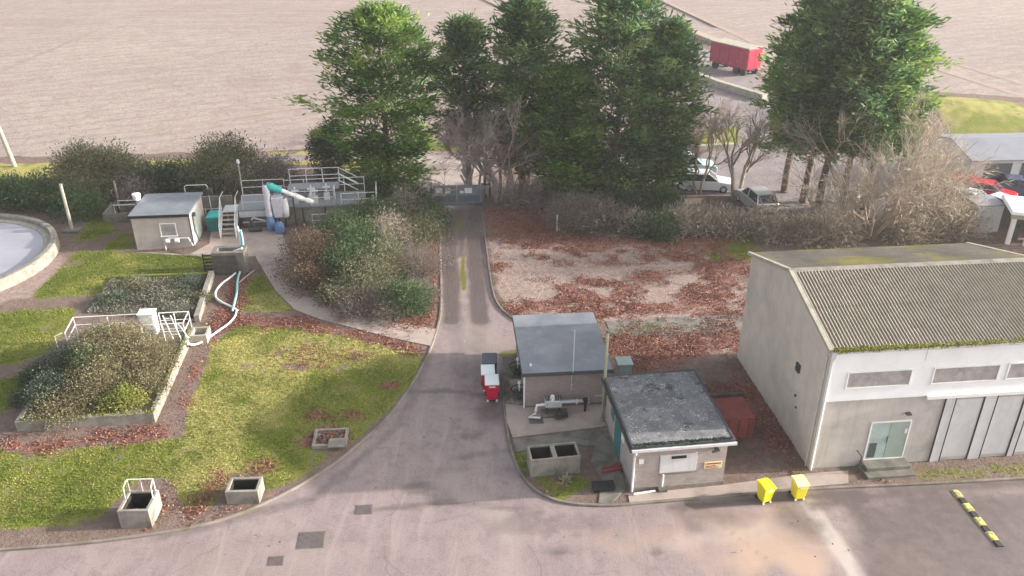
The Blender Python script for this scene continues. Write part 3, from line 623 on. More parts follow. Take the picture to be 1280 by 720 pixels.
p = P(774, 473, .0); t = thing('cabinet', 'pale green cabinet beside the felt roofed brick hut', 'cabinet', (p[0]+.1,p[1]-.6,.05), .085)
MB().box(-.35,.35,-.35,.35,0,1.35).build('body', 'teal_pale', t, .02); MB().box(-.4,.4,-.4,.4,1.351,1.41).build('lid', 'teal_pale', t, .01); MB().box(-.3,.3,-.372,-.351,.15,1.2).build('door', 'teal_pale', t)

# red-brown container behind the lichened hut
p = P(893, 553); t = thing('skip', 'rusty maroon covered skip standing behind the lichened brick hut', 'skip', (p[0]+.75,p[1]+.9,.05), .1)
MB().open_box(-.95,.95,-.85,.85,.1,1.25,.06,.2).build('body', 'red_dull', t, .01)
MB().frustum((-.94,.94,-.84,.84,1.0),(-.9,.9,-.8,.8,1.3)).build('cover', 'red_dull', t, .04); MB().box(-1.0,1.0,.851,.98,1.14,1.42).build('rear_beam', 'wood_dark', t)
for x in (-.7,-.23,.23,.7): MB().box(x-.04,x+.04,-.9,-.8515,.12,1.17).build('rib', 'red_dull', t)
MB().box(-.8,.8,-.7,-.5,0,.1).build('skid', 'dark_metal', t); MB().box(-.8,.8,.5,.7,0,.1).build('skid', 'dark_metal', t)

# ------------------------------------------------------------------ equipment round the huts
p = P(690, 520); t = thing('pump_unit', 'grey pump unit with finned motor and white outlet pipe by brick hut', 'pump', (p[0],p[1],.1), .05)
MB().box(-.5,.75,-.3,.3,0,.12).build('base', 'concrete_dark', t, .01)
MB().box(-.35,.45,-.18,.22,.5,.85).build('casing', 'galv', t, .03)
MB().box(-.3,-.22,-.15,.15,.12,.499).build('leg', 'dark_metal', t); MB().box(.3,.38,-.15,.15,.12,.499).build('leg', 'dark_metal', t)
mt = MB().cyl((.0,.0,.86),(.0,.0,1.08),.13,.1,10).build('motor', 'white_paint', t)
for k in range(7): MB().box(-.33+k*.12,-.29+k*.12,-.1,.2,.851,.96).build('fin', 'dark_metal', t)
MB().tube([(-.36,-.05,.62),(-.75,-.08,.6),(-.8,-.12,.3)], .07, 8).tube([(-.8,-.15,.2),(-1.15,-.35,.12),(-.6,-.42,.12)], .055, 8).build('pipe', 'white_paint', t)
MB().tube([(.46,.05,.65),(1.2,.15,.6),(1.6,.25,.55)], .06, 8).cyl((1.15,.14,.6),(1.22,.15,.6),.14,n=10).build('pipe', 'galv', t)
MB().cyl((.55,-.35,.12),(.55,-.35,.5),.16,.13,10).cyl((.25,-.4,.12),(.25,-.4,.35),.2,.15,10).build('valve', 'dark_metal', t)
MB().cyl((1.62,.2,.0),(1.62,.2,.62),.06).cyl((1.62,.2,.62),(1.62,.2,.68),.14,n=10).build('valve', 'black', t)
def valve(px, py, label, s=1.0):
    p = P(px, py); t = thing('valve_assembly', label, 'valve', (p[0],p[1],.09), .1, 'valve assemblies beside the brick hut'); t.scale = (s,s,s)
    MB().cyl((0,0,0),(0,0,.18),.46,.42,16).build('base', 'concrete_dark', t)
    MB().cyl((0,0,.18),(0,0,.55),.24,.2,12).cyl((0,0,.4),(0,0,.47),.36,n=12).build('body', 'dark_metal', t)
    w = MB().lathe([(.40,.62),(.44,.65),(.40,.68),(.36,.65),(.40,.62)], 16)
    for k in range(3): w.cyl((.38*math.cos(k*2.1),.38*math.sin(k*2.1),.65),(0,0,.65),.02)
    w.build('handwheel', 'black', t)
    MB().cyl((0,0,.5),(0,0,.98),.035).cyl((0,0,.98),(0,0,1.1),.085,.07,8).build('spindle', 'white_paint', t)
    MB().tube([(.2,0,.42),(.75,0,.42)], .05, 7).build('pipe', 'galv', t)
valve(647, 472, 'dark valve with handwheel nearer the road bins, at hut back corner'); valve(649, 502, 'dark valve with handwheel in front of the grey cover box')
p = P(650, 490); t = tag(MB().box(-.45,.45,-.42,.42,.09,.45).box(-.5,.5,-.47,.47,.4501,.5).build('cover_box', 'concrete', None, .02), 'low grey green cover box between the two dark valves', 'cover box'); t.location = (p[0], p[1], 0); t.rotation_euler.z = .1

base = P(753, 527); ht = topz(753, 527, 415)
t = thing('lamp_post', 'slim mossy green post in front of the mauve brick hut', 'post', (base[0],base[1],.1))
MB().cyl((0,0,0),(0,0,ht-.1),.085,.065,10).build('pole', 'green_post', t, smooth=True); MB().cyl((0,0,0),(0,0,.12),.17,.14,10).build('base', 'concrete', t); MB().cyl((0,0,ht-.1),(0,0,ht),.09,.08,10).build('cap', 'concrete_dark', t)

# concrete planter with two cells
p = P(663, 598); q = P(725, 592); a = math.atan2(q[1]-p[1], q[0]-p[0]); Lp = math.hypot(q[0]-p[0], q[1]-p[1])
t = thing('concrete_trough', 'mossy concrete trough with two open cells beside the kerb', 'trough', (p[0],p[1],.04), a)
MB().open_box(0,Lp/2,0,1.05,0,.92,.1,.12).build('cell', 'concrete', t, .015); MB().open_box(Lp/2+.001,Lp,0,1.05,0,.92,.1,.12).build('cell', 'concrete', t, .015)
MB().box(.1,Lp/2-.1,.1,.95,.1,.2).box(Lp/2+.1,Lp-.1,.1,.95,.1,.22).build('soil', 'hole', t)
for x0_ in (.1, Lp/2+.1): MB().open_box(x0_-.002,x0_+Lp/2-.198,.098,.952,.221,.84,.012,.23).build('shade_lining', 'hole', t)  # dark sleeve paints in depth shade and damp inside each cell
p = P(706, 603); t = thing('plant', 'small dead pale tuft at the foot of the concrete trough', 'plant', (p[0],p[1],.05))
V,F,T = kites(rng.normal(size=(90,3))*.08, rng.normal(size=(90,3))+np.array((0,0,.8)), .32, .03, rng.uniform(.2,1,90)); npmesh('leaves', V, F, 'pale_twig', T, t)

# concrete chambers on the lawn
def chamber(px0, py0, px1, py1, dep, h, name, label, rails=False):
    p = P(px0, py0); q = P(px1, py1); a = math.atan2(q[1]-p[1], q[0]-p[0]); w = math.hypot(q[0]-p[0], q[1]-p[1])
    t = thing(name, label, 'chamber', (p[0],p[1],0), a)
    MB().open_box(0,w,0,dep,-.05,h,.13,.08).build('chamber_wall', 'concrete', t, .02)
    MB().box(.13,w-.13,.13,dep-.13,.07,.13).build('floor', 'hole', t); MB().open_box(.128,w-.128,.128,dep-.128,.131,h-.07,.012,.14).build('shade_lining', 'hole', t)  # near-black floor and sleeve stand in for depth shade and wet algae
    if rails:
        r = MB(); z = h+.62
        r.tube([(.07,dep-.5,h),(.07,dep-.45,z-.1),(.1,dep-.08,z),(w-.1,dep-.08,z),(w-.07,dep-.45,z-.1),(w-.07,dep-.5,h)], .024, 7)
        r.tube([(w/2,dep-.07,h),(w/2,dep-.08,z)], .02, 6); r.tube([(.1,dep-.07,h),(.1,dep-.08,z)],.02,6); r.tube([(w-.1,dep-.07,h),(w-.1,dep-.08,z)],.02,6)
        r.build('rail', 'rail_white', t); MB().lathe([(.0,h-.36),(.15,h-.38),(.17,h-.5),(.0,h-.6)],14,(w*.42,.42)).build('float', 'white_paint', t, smooth=True)
        MB().lathe([(.0,h-.42),(.11,h-.44),(.12,h-.55),(.0,h-.6)],12,(w*.75,.72)).build('float', 'concrete_pale', t, smooth=True)
    return t
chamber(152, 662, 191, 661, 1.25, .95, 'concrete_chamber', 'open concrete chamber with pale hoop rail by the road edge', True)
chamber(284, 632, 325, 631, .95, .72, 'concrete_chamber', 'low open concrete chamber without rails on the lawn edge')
p = P(390, 563); t = thing('drain_frame', 'low concrete frame full of leaves on the lawn', 'frame', (p[0],p[1],0), .08)
MB().open_box(0,1.55,0,1.3,-.05,.24,.13,.12).build('rim', 'concrete', t, .015); MB().box(.75,1.5,-.2,.45,.245,.28).build('lid', 'concrete', t)
V,F,T = kites(np.stack([rng.uniform(.15,1.4,260), rng.uniform(.15,1.15,260), rng.uniform(.12,.2,260)],-1), rng.normal(size=(260,3))*np.array((1,1,.3)), .13, .05, rng.uniform(0,.8,260)); npmesh('leaves', V, F, 'litter', T, t)

# manhole covers
for px, py, w, d, lab in ((455,637,.62,.5,'small square iron cover in the middle of the road'),(389,675,.98,.85,'large square iron cover, biggest plate in the road'),(345,701,.52,.42,'small iron cover at the bottom edge of the photo'),(670,528,.62,.42,'rusty iron cover set in the paving by the pump')):
    p = P(px, py); z = .006 if px < 500 else .104
    t = thing('manhole_cover', lab, 'manhole cover', (p[0],p[1],z), .08)
    MB().box(-w/2-.04,w/2+.04,-d/2-.04,d/2+.04,-.05,.006).build('frame', 'concrete_dark', t); MB().box(-w/2,w/2,-d/2,d/2,.0065,.014).build('plate', 'manhole', t)
p = P(757, 612); t = tag(MB().box(-.45,.45,-.25,.25,.05,.22).box(-.48,.48,-.28,.28,.2201,.27).build('cover_box', 'black', None, .02), 'low black cover at the corner of the lichened hut', 'cover'); t.location = (p[0]-.1,p[1],0); t.rotation_euler.z = .1
p = P(766, 590); t = tag(MB().box(-.5,.35,-.1,.05,.1,.22).box(-.4,.45,.12,.26,.1,.2).build('timber_baulk', 'red_dull', None, .01), 'two rusty lengths lying on the dark paving beside the hut', 'offcuts'); t.location = (p[0],p[1],0); t.rotation_euler.z = .25

# ------------------------------------------------------------------ bins
def wheelie(label, body, lid, loc, rz, s=1.0, group=None):
    t = thing('wheelie_bin', label, 'wheelie bin', loc, rz, group); t.scale = (s,s,s)
    MB().frustum((-.23,.23,-.26,.24,.08), (-.30,.30,-.37,.30,.95)).build('body', body, t, .03)
    MB().box(-.31,.31,-.385,-.33,.90,.951).build('rim', body, t, .01)
    MB().add([(-.32,-.42,.952),(.32,-.42,.952),(.32,.34,.952),(-.32,.34,.952),(-.31,-.40,1.0),(.31,-.40,1.0),(.29,.0,1.08),(-.29,.0,1.08),(.31,.34,1.05),(-.31,.34,1.05)],
             [(0,3,2,1),(4,5,6,7),(7,6,8,9),(0,1,5,4),(1,2,8,6,5),(2,3,9,8),(3,0,4,7,9)]).build('lid', lid, t, .015)
    MB().tube([(-.26,.36,.93),(-.26,.41,.98),(.26,.41,.98),(.26,.36,.93)], .018, 6).build('handle', body, t)
    for x in (-.27,.27): MB().cyl((x-.03,.24,.1),(x+.03,.24,.1),.1,n=12).build('wheel', 'rubber', t)
    for x in (-.2,.2): MB().box(x-.04,x+.04,-.285,-.23,.0,.085).build('foot', 'white_paint', t)
    MB().box(-.14,.14,-.372,-.352,.80,.86).build('label_plate', 'white_paint', t)
    return t
p = P(615, 502); wheelie('red wheelie bin with white lid, frontmost of three by the drive', 'red', 'lid_white', (p[0],p[1]+.3,0), .05, 1.12, 'bins in a row beside the drive')
wheelie('red wheelie bin with white lid, middle of three by the drive', 'red', 'lid_white', (p[0]-.22,p[1]+1.2,0), .05, 1.12, 'bins in a row beside the drive')
wheelie('dark wheelie bin with grey lid, rearmost of three by the drive', 'bin_side', 'lid_grey', (p[0]-.15,p[1]+2.15,0), .05, 1.2, 'bins in a row beside the drive')
p = P(956, 629); b = wheelie('yellow wheelie bin with yellow lid standing nearer the brick hut', 'yellow', 'yellow', (p[0],p[1]+.2,0), .35, .86, 'yellow bins in front of the workshop')
p = P(998, 625); b = wheelie('yellow wheelie bin with paler cream lid standing near the workshop corner', 'yellow', 'yellow_pale', (p[0],p[1]+.2,0), .15, .88, 'yellow bins in front of the workshop')

# speed ramp in the yard
a = np.array(P(1193, 613)); q = np.array(P(1251, 684)); dv = q-a; ang = math.atan2(dv[1], dv[0]); Ls = np.linalg.norm(dv)
t = thing('speed_hump', 'black and yellow rubber speed hump on the yard', 'speed hump', a, ang)
st = Ls/4
for k in range(4):
    for a_, b_, c_ in ((0,.6,'bump_yellow'),(.6,1,'rubber')):
        MB().endx([(-.17,.004),(-.11,.055),(.11,.055),(.17,.004)], (k+a_)*st+.01, (k+b_)*st-.01).build('hump_block', c_, t, .008)

# ------------------------------------------------------------------ left side: tanks, hut, inlet works
def lp(o, a, x, y): return (o[0]+x*math.cos(a)-y*math.sin(a), o[1]+x*math.sin(a)+y*math.cos(a))
t = thing('settling_tank', 'round concrete settling tank full of lilac grey water', 'tank', (-37.9,49.9,0), 0)
MB().lathe([(7.35,-.1),(7.3,.72),(7.22,.78),(6.92,.78),(6.85,.72),(6.85,.2)], 72).build('wall', 'concrete', t)
MB().lathe([(6.84,.50),(6.45,.46),(6.40,.30)], 72).build('launder', 'concrete_pale', t)
MB().lathe([(0.01,.42),(3,.421),(6.42,.42)], 72).build('water', 'water', t)
V,F,T = kites(np.stack([7.1*np.cos(q:=rng.uniform(-1.2,1.4,500)), 7.1*np.sin(q), rng.uniform(.7,.78,500)],-1)+rng.normal(size=(500,3))*.1*np.array((1,1,.0)), rng.normal(size=(500,3)), .07, .03, rng.uniform(0,.5,500)); npmesh('moss', V, F, 'grass_blade', T, t)

HO = P(172, 313)[:2]; fh = Plane(*HO, .1)
t = thing('control_hut', 'small pale rendered hut with grey roof beside the inlet works', 'hut', HO, .1)
M['hut_wall'] = surf('mauve_cream_render', (.50,.435,.40), (.42,.365,.34), 1.5, .9, c3=(.36,.31,.29), s3=.7, bmp=.15, streak=(.37,.32,.3))
Wh, Dh, Hh = 3.75, 3.9, 2.45
MB().box(0,Wh,0,Dh,0,Hh).build('wall', 'hut_wall', t)
MB().frustum((-.12,Wh+.12,-.15,Dh+.15,Hh+.001),(-.12,Wh+.12,-.15,Dh+.15,Hh+.14)).build('roof', 'felt', t, .01)
MB().box(-.13,Wh+.13,-.165,-.151,Hh-.06,Hh+.12).build('fascia', 'black', t)
xa, z1 = fh(199, 277); xb, z0 = fh(221, 294)
w = MB().box(xa,xb,-.03,-.002,z0,z0+.85).build('window', 'board', t); MB().box(xa-.06,xb+.06,-.05,-.002,z0+.85,z0+.91).box(xa-.06,xa,-.05,-.002,z0,z0+.85).box(xb,xb+.06,-.05,-.002,z0,z0+.85).box(xa-.1,xb+.1,-.09,-.002,z0-.07,z0).build('frame', 'white_paint', w)
MB().box(Wh+.002,Wh+.05,1.2,2.1,.05,2.05).build('door', 'teal_pale', t); MB().cyl((Wh+.05,1.0,2.1),(Wh+.2,1.0,2.1),.16,n=12).build('wall_lamp', 'dark_metal', t)
MB().tube([(Wh+.06,-.06,Hh),(Wh+.06,-.06,.1)],.045,7).tube([(Wh+.06,.8,Hh-.3),(Wh+.06,.8,.9),(Wh+.3,.7,.2)],.04,6).build('downpipe', 'dark_metal', t)
MB().tube([(2.0,-.35,.1),(2.0,-.35,.85),(2.3,-.35,.95),(3.6,-.3,.9),(3.8,-.25,.3)],.05,7).build('pipework', 'galv', t)
MB().cyl((2.15,-.45,.78),(2.4,-.45,.78),.13,n=10).cyl((2.75,-.45,.8),(3.0,-.45,.8),.13,n=10).build('meter', 'white_paint', t)
t = thing('rail_hoop', 'pale rail hoop rising behind the small rendered hut roof', 'railing', lp(HO,.1,2.6,4.25), .1)
MB().tube([(0,0,0),(0,0,2.95),(.15,0,3.05),(1.5,0,3.05),(1.6,0,2.9),(1.6,0,0)],.03,6).build('rail', 'galv', t); MB().box(1.5,1.9,-.15,.15,2.3,2.75).build('bracket', 'dark_metal', t)
p = P(175, 285); t = thing('vent_pipe', 'white capped vent pipe at the back left of the rendered hut', 'vent pipe', lp(HO,.1,-.35,2.9), 0)
MB().cyl((0,0,0),(0,0,2.6),.09,n=10).build('pipe', 'galv', t); MB().lathe([(.02,2.6),(.22,2.6),(.3,3.0),(.26,3.05),(.02,3.07)],14).build('cap', 'white_paint', t)
# dark frame left of the hut
p = P(157, 276); t = thing('valve_pit', 'dark valve pit with steel rail left of the rendered hut', 'pit', (p[0]-.4,p[1],0), .1)
MB().open_box(-1.0,1.1,-.4,1.6,-.05,.75,.15,.0).build('pit_wall', 'concrete_dark', t)
MB().tube([(-.1,-.3,.75),(-.1,-.3,1.35),(1.4,-.3,1.35),(1.4,-.3,.75)],.035,6).tube([(-.1,.6,.75),(-.1,.6,1.35),(1.4,.6,1.35)],.035,6).build('rail', 'galv', t); MB().box(.1,.22,-.33,-.22,.1,1.3).build('post', 'black', t)

# inlet works platform
IO = (-19.7, 55.9); IA = .13
def rails(mb, pts, z, h=1.1, post=1.35, mid=True):
    for (x0,y0),(x1,y1) in zip(pts[:-1], pts[1:]):
        l = math.hypot(x1-x0,y1-y0); n = max(1, round(l/post))
        mb.cyl((x0,y0,z+h),(x1,y1,z+h),.028,n=6); 
        if mid: mb.cyl((x0,y0,z+h*.52),(x1,y1,z+h*.52),.025,n=6)
        for k in range(n+1): mb.cyl((x0+(x1-x0)*k/n,y0+(y1-y0)*k/n,z-.05),(x0+(x1-x0)*k/n,y0+(y1-y0)*k/n,z+h),.03,n=6)
t = thing('inlet_platform', 'raised grey steel platform with railings and pale steps', 'platform', IO, IA)
zD = 1.5
MB().box(0,3.1,0,3.2,zD-.12,zD).box(3.1,9.0,.25,2.9,zD-.12,zD).build('deck', 'grating', t)
MB().box(.3,8.9,.45,.7,0,zD-.121).box(.3,8.9,2.5,2.8,0,zD-.121).box(8.6,9.1,.7,2.5,0,zD+.05).build('channel_wall', 'concrete', t)
MB().box(.15,2.6,-.02,.02,zD-.55,zD-.121).box(.3,2.8,.1,.16,.45,.55).build('side_panel', 'galv', t)
for x,y in ((.1,.1),(2.9,.1),(4.6,.3),(6.2,.3),(7.8,.3)): MB().box(x-.05,x+.05,y-.05,y+.05,0,zD-.121).build('leg', 'dark_metal', t)
for pts in ([(0,3.15),(3.1,3.15),(3.1,2.85),(9.0,2.85)], [(.5,.04),(2.2,.04)], [(3.6,.3),(6.9,.3),(6.9,1.4)]):
    mb = MB(); rails(mb, pts, zD); mb.build('railing', 'galv', t)
mb = MB(); rails(mb, [(3.6,2.8),(7.2,2.8)], zD+.85, 1.1); mb.cyl((7.2,2.8,zD+1.95),(8.6,2.8,zD+1.1),.028,n=6).cyl((7.2,2.8,zD+1.4),(8.6,2.8,zD+.55),.028,n=6).cyl((7.2,1.6,zD+1.95),(8.6,1.6,zD+1.1),.028,n=6).cyl((7.2,1.6,zD+1.4),(8.6,1.6,zD+.55),.028,n=6).build('railing', 'galv', t)
mb = MB(); rails(mb, [(7.4,.3),(9.9,.3),(9.9,2.6)], zD-.2, 1.0); mb.build('railing', 'galv', t)
MB().box(3.5,7.2,1.5,2.79,zD+.75,zD+.85).build('deck', 'grating', t)
sx = -.95
for k in range(6): MB().box(sx,sx+1.0,-.2-(k)*.27-.12,-.2-(k)*.27+.16,zD-.24*(k)-.28,zD-.24*k-.24).build('tread', 'concrete_pale', t)
MB().box(sx,.02,-.03,1.2,zD-.1,zD-.001).build('landing', 'galv', t)
mb = MB()
for x in (sx-.03, sx+1.03):
    mb.tube([(x,1.1,zD+1.05),(x,-.1,zD+1.05),(x,-1.75,1.0),(x,-1.75,0)],.03,6).tube([(x,-.1,zD+.5),(x,-1.75,.5)],.025,6).cyl((x,-.1,zD-.1),(x,-.1,zD+1.05),.03,n=6)
    mb.add([(x-.025,-.05,zD-.25),(x+.025,-.05,zD-.25),(x+.025,-.05,zD),(x-.025,-.05,zD),(x-.025,-1.7,-.02),(x+.025,-1.7,-.02),(x+.025,-1.7,.22),(x-.025,-1.7,.22)], [(0,3,2,1),(4,5,6,7),(0,1,5,4),(1,2,6,5),(2,3,7,6),(3,0,4,7)])
mb.build('stair_rail', 'galv', t)
for x, y in ((4.1,1.0),(5.2,1.3),(5.5,.8),(6.3,1.5)): MB().box(x-.2,x+.2,y-.2,y+.2,zD,zD+.5).cyl((x,y,zD+.5),(x,y,zD+1.2),.06).cyl((x-.25,y,zD+.9),(x+.25,y,zD+.9),.09).build('penstock', 'galv', t)
MB().box(9.55,9.75,.6,.8,0,1.9).build('post', 'concrete_pale', t)
q = lp(IO,IA,-.05,3.4); t = thing('lamp_post', 'thin lamp post with pale head behind the platform steps', 'lamp', (q[0],q[1],0), 0)
MB().cyl((0,0,0),(0,0,3.9),.06,.045,8).build('pole', 'concrete_pale', t); MB().cyl((0,0,3.9),(0,0,4.15),.12,.1,8).build('lamp_head', 'white_paint', t)
q = lp(IO,IA,-1.6,.2); t = thing('storage_tank', 'teal storage tank left of the platform steps', 'tank', (q[0],q[1],.05), IA)
MB().box(-.55,.5,-.5,.6,0,1.1).build('body', 'teal', t, .06); MB().frustum((-.56,.51,-.51,.61,1.101),(-.3,.3,-.3,.35,1.35)).build('lid', 'teal_bright', t, .02)
q = lp(IO,IA,-2.3,1.6); t = thing('retaining_wall', 'dark recessed wall behind the teal tank', 'wall', (q[0],q[1],0), IA)
MB().box(-1.0,1.6,.9,1.15,0,1.7).build('wall_face', 'concrete_dark', t); MB().tube([(-1.2,0,0),(-1.2,0,1.1),(1.3,0,1.1),(1.3,0,0)],.03,6).tube([(-.2,0,0),(-.2,0,1.1)],.04,6).build('rail', 'galv', t)
# screening machine
q = lp(IO,IA,2.5,-.75); t = thing('screenings_washer', 'screenings machine with teal motor, white auger tube and lilac sleeve', 'machine', (q[0],q[1],.05), IA)
mb = MB().lathe([(.21,1.05),(.24,1.4),(.2,1.8),(.25,2.2),(.21,2.6),(.25,3.0),(.24,3.4),(.1,3.5)], 14, (-.15,.2)); mb.build('sleeve', 'lilac', t, smooth=True)
MB().lathe([(.1,.9),(.26,1.0),(.3,1.5),(.27,2.0),(.2,2.4)], 14, (.95,.35)).build('hopper', 'grey_panel', t, smooth=True)
MB().frustum((.2,.75,.1,.7,1.0),(.1,.9,.0,.8,2.5)).build('chute', 'lilac', t, .03)
MB().cyl((.05,.25,3.35),(.85,.4,2.95),.28,.25,14).cyl((-.1,.2,3.4),(.05,.25,3.35),.2,.28,14).build('motor', 'teal_bright', t, .02)
MB().cyl((.8,.4,2.98),(2.5,.8,1.95),.15,n=12).cyl((1.75,.6,2.42),(2.2,.7,2.12),.2,n=12).cyl((2.45,.8,1.99),(2.9,.9,1.75),.2,.16,12).build('auger_tube', 'white_paint', t)
MB().box(.1,.2,.7,.8,0,2.6).box(.8,.9,.7,.8,0,2.6).box(1.5,1.58,.8,.88,0,2.2).build('support', 'dark_metal', t)
mb = MB().lathe([(.24,.0),(.32,.15),(.33,.7),(.24,1.0),(.18,1.15)], 12, (-.12,.15)); mb.build('bag', 'blue_bag', t, smooth=True)
q = lp(IO,IA,3.05,-1.15); t = tag(MB().lathe([(.02,.03),(.3,.03),(.36,.2),(.33,.6),(.2,.85),(.05,.92)],12).build('waste_bag', 'blue_bag', None, smooth=True), 'full blue waste bag standing in front of the lilac sleeve', 'bag'); t.location = (q[0],q[1],.05)
q = lp(IO,IA,1.2,-.7); t = thing('pipe_rack', 'dark pipework stack under the platform edge by the steps', 'pipework', (q[0],q[1],.05), IA)
MB().cyl((-.4,0,.25),(.5,0,.25),.2,n=10).cyl((-.1,0,.5),(-.1,0,.95),.16,n=10).build('pump_body', 'dark_metal', t); MB().tube([(-.1,0,.9),(-.1,.5,.9),(.8,.5,.6)],.07,7).build('pipe', 'galv', t)
q = lp(IO,IA,5.3,-.5); t = thing('guard_frame', 'small pale guard frame below the platform behind the russet bush', 'frame', (q[0],q[1],0), IA)
mb = MB(); rails(mb, [(0,0),(1.2,0)], .1, 1.0, 1.2); mb.build('rail', 'galv', t)

# dark fronted chamber with ladder and hoses
p = P(268, 345); q = P(303, 343)
t = thing('sludge_chamber', 'dark fronted concrete chamber where the hoses start', 'chamber', (p[0],p[1],0), .08)
MB().open_box(0,2.05,0,1.15,-.05,1.6,.3,.6).build('chamber_wall', 'concrete_dark', t, .02); MB().box(.05,1.6,-.06,-.002,.05,1.45).build('front_board', 'wood_dark', t); MB().cyl((1.3,.6,1.4),(1.9,.5,1.65),.09).build('pipe', 'white_paint', t)
p = P(258, 346); t = thing('ladder', 'black open tread steps against the dark chamber', 'steps', (p[0]-.1,p[1]+.2,0), .08)
mb = MB(); mb.box(-.02,.03,0,.1,0,1.5).box(.55,.6,0,.1,0,1.5).build('rail', 'black', t)
for k in range(6): MB().box(.03,.55,-.05,.15,.15+.24*k,.2+.24*k).build('tread', 'black', t)
def hose(pts, r, m, name, label):
    w = smooth_line([P(*q) for q in pts] if False else [(*P(x,y)[:2], z) for x,y,z in pts], 3) if False else None
    q = [np.array((*P(x,y)[:2], z)) for x,y,z in pts]
    for _ in range(3):
        n = [q[0]]
        for a, b in zip(q[:-1], q[1:]): n += [a*.75+b*.25, a*.25+b*.75]
        n.append(q[-1]); q = n
    return tag(MB().tube(q, r, 8).build(name, m, None, smooth=True), label, 'hose')
hose([(301,310,1.6),(304,318,1.2),(303,330,.4),(298,342,.18),(288,350,.16),(276,358,.15),(269,368,.15),(270,376,.15),(280,382,.15),(292,387,.15),(297,391,.15)], .07, 'hose_white', 'hose', 'white hose looping over red leaves from the dark chamber')
hose([(305,314,1.55),(307,322,1.0),(304,336,.3),(297,352,.17),(297,368,.17),(294,382,.24),(291,392,.17)], .075, 'hose_teal', 'hose', 'teal hose hanging from the dark chamber beside the white one')
hose([(296,391,.16),(295,398,.15),(286,408,.15),(272,417,.15),(258,428,.15),(243,438,.3),(236,441,.62)], .06, 'hose_white', 'hose', 'pale hose running along the lawn edge to the planted tank')
hose([(299,356,.14),(308,348,.13),(318,340,.12)], .05, 'concrete_pale', 'hose', 'thin straw coloured pipe lying on grass beside the hoses')

# planted tank (overgrown)
TO = P(22, 541)[:2]; TA = math.atan2(P(193,530)[1]-TO[1], P(193,530)[0]-TO[0]); TW = 6.25; TD = 8.3
t = thing('planted_tank', 'overgrown rectangular concrete tank with low walls on the left', 'tank', TO, TA)
MB().open_box(0,TW,0,TD,-.05,.62,.22,.4).build('tank_wall', 'concrete', t, .02)
M['soil'] = surf('rough_soil', (.12,.10,.07), (.19,.16,.10), 4, .95, bmp=.6, bs=12)
MB().box(.22,TW-.22,.22,TD-.22,.4,.46).build('soil', 'soil', t)
n = 900; e = rng.integers(0,2,n); u = rng.random(n)
V,F,T = kites(np.stack([np.where(e==0,u*TW,TW-rng.random(n)*.2), np.where(e==0,rng.random(n)*.22,u*TD), np.full(n,.62)],-1), rng.normal(size=(n,3))+np.array((0,0,.4)), .09, .04, rng.uniform(0,.8,n)); npmesh('moss', V, F, 'grass_blade', T, t)
MB().open_box(TW+.02,TW+.95,TD-1.1,TD-.1,-.05,.62,.12,-.02).build('outlet_box', 'concrete_pale', t, .01)
def loc(x, y, z=0): q = lp(TO, TA, x, y); return (q[0], q[1], z)
t = thing('railing', 'white railing at the left back corner of the planted tank', 'railing', loc(0,0), TA)
mb = MB(); rails(mb, [(.25,6.5),(.1,8.2),(3.6,8.2)], .62, 1.0, 1.7, True); mb.tube([(.1,6.5,1.62),(-.25,6.4,1.5),(-.25,6.4,.7),(.5,6.4,.65)],.028,6).build('rail', 'rail_white', t)
t = thing('railing', 'white railing and ladder hoops at the right back corner of the planted tank', 'railing', loc(0,0), TA)
mb = MB(); rails(mb, [(4.6,8.2),(6.2,8.2),(6.2,6.9)], .62, 1.0, .9, True); rails(mb, [(4.0,6.9),(6.2,6.9)], .62, 1.0, 1.1, True)
mb.tube([(5.3,7.9,1.6),(5.6,7.4,1.2),(5.9,7.0,.6),(5.9,6.8,.5)],.03,6).tube([(4.9,7.9,1.6),(5.2,7.4,1.2),(5.5,7.0,.6)],.03,6).tube([(5.9,6.9,1.62),(6.2,6.5,1.55),(6.4,6.5,1.0),(6.35,6.9,.7)],.03,6).build('rail', 'rail_white', t)
for k in range(4): MB().cyl((5.05+k*.13,7.75-k*.22,1.5-k*.22),(5.4+k*.13,7.75-k*.22,1.5-k*.22),.022,n=6).build('rung', 'rail_white', t)
t = thing('cabinet', 'white electrical cabinet on the planted tank edge', 'cabinet', loc(4.15,7.75,.62), TA)
MB().box(-.4,.4,-.3,.3,0,1.3).build('body', 'white_paint', t, .015); MB().box(-.44,.44,-.36,.34,1.301,1.38).build('lid', 'white_paint', t, .01); MB().box(-.34,.34,-.32,-.301,.12,1.2).build('door', 'white_paint', t, .005)
# sunken bed behind it
BED = []
p0, p1, p2, p3 = [np.array(P(*q)[:2]) for q in ((112,392),(247,404),(266,346),(142,350))]
t = thing('low_wall', 'low mossy kerb wall round the weedy bed behind the planted tank', 'wall', (0,0,0), 0)
def wallseg(a, b, w, h, m, name='wall_run'):
    d = (b-a)/np.linalg.norm(b-a); n = np.array((-d[1],d[0]))*w
    MB().prism([tuple(a-n), tuple(b-n), tuple(b+n), tuple(a+n)], -.05, h).build(name, m, t, .01)
wallseg(p2, p3, .13, .3, 'moss'); wallseg(p1, p2-(p2-p1)*.02, .15, .5, 'concrete'); wallseg(p3, p0, .1, .18, 'concrete_dark')
n = 16000; u, w_ = rng.random(n), rng.random(n); base = ((1-u)*(1-w_))[:,None]*p0+(u*(1-w_))[:,None]*p1+(u*w_)[:,None]*p2+((1-u)*w_)[:,None]*p3
dens = vnoise(base[:,0], base[:,1], .9, 21); k = rng.random(n) < .25+dens; base = base[k]; n = len(base)
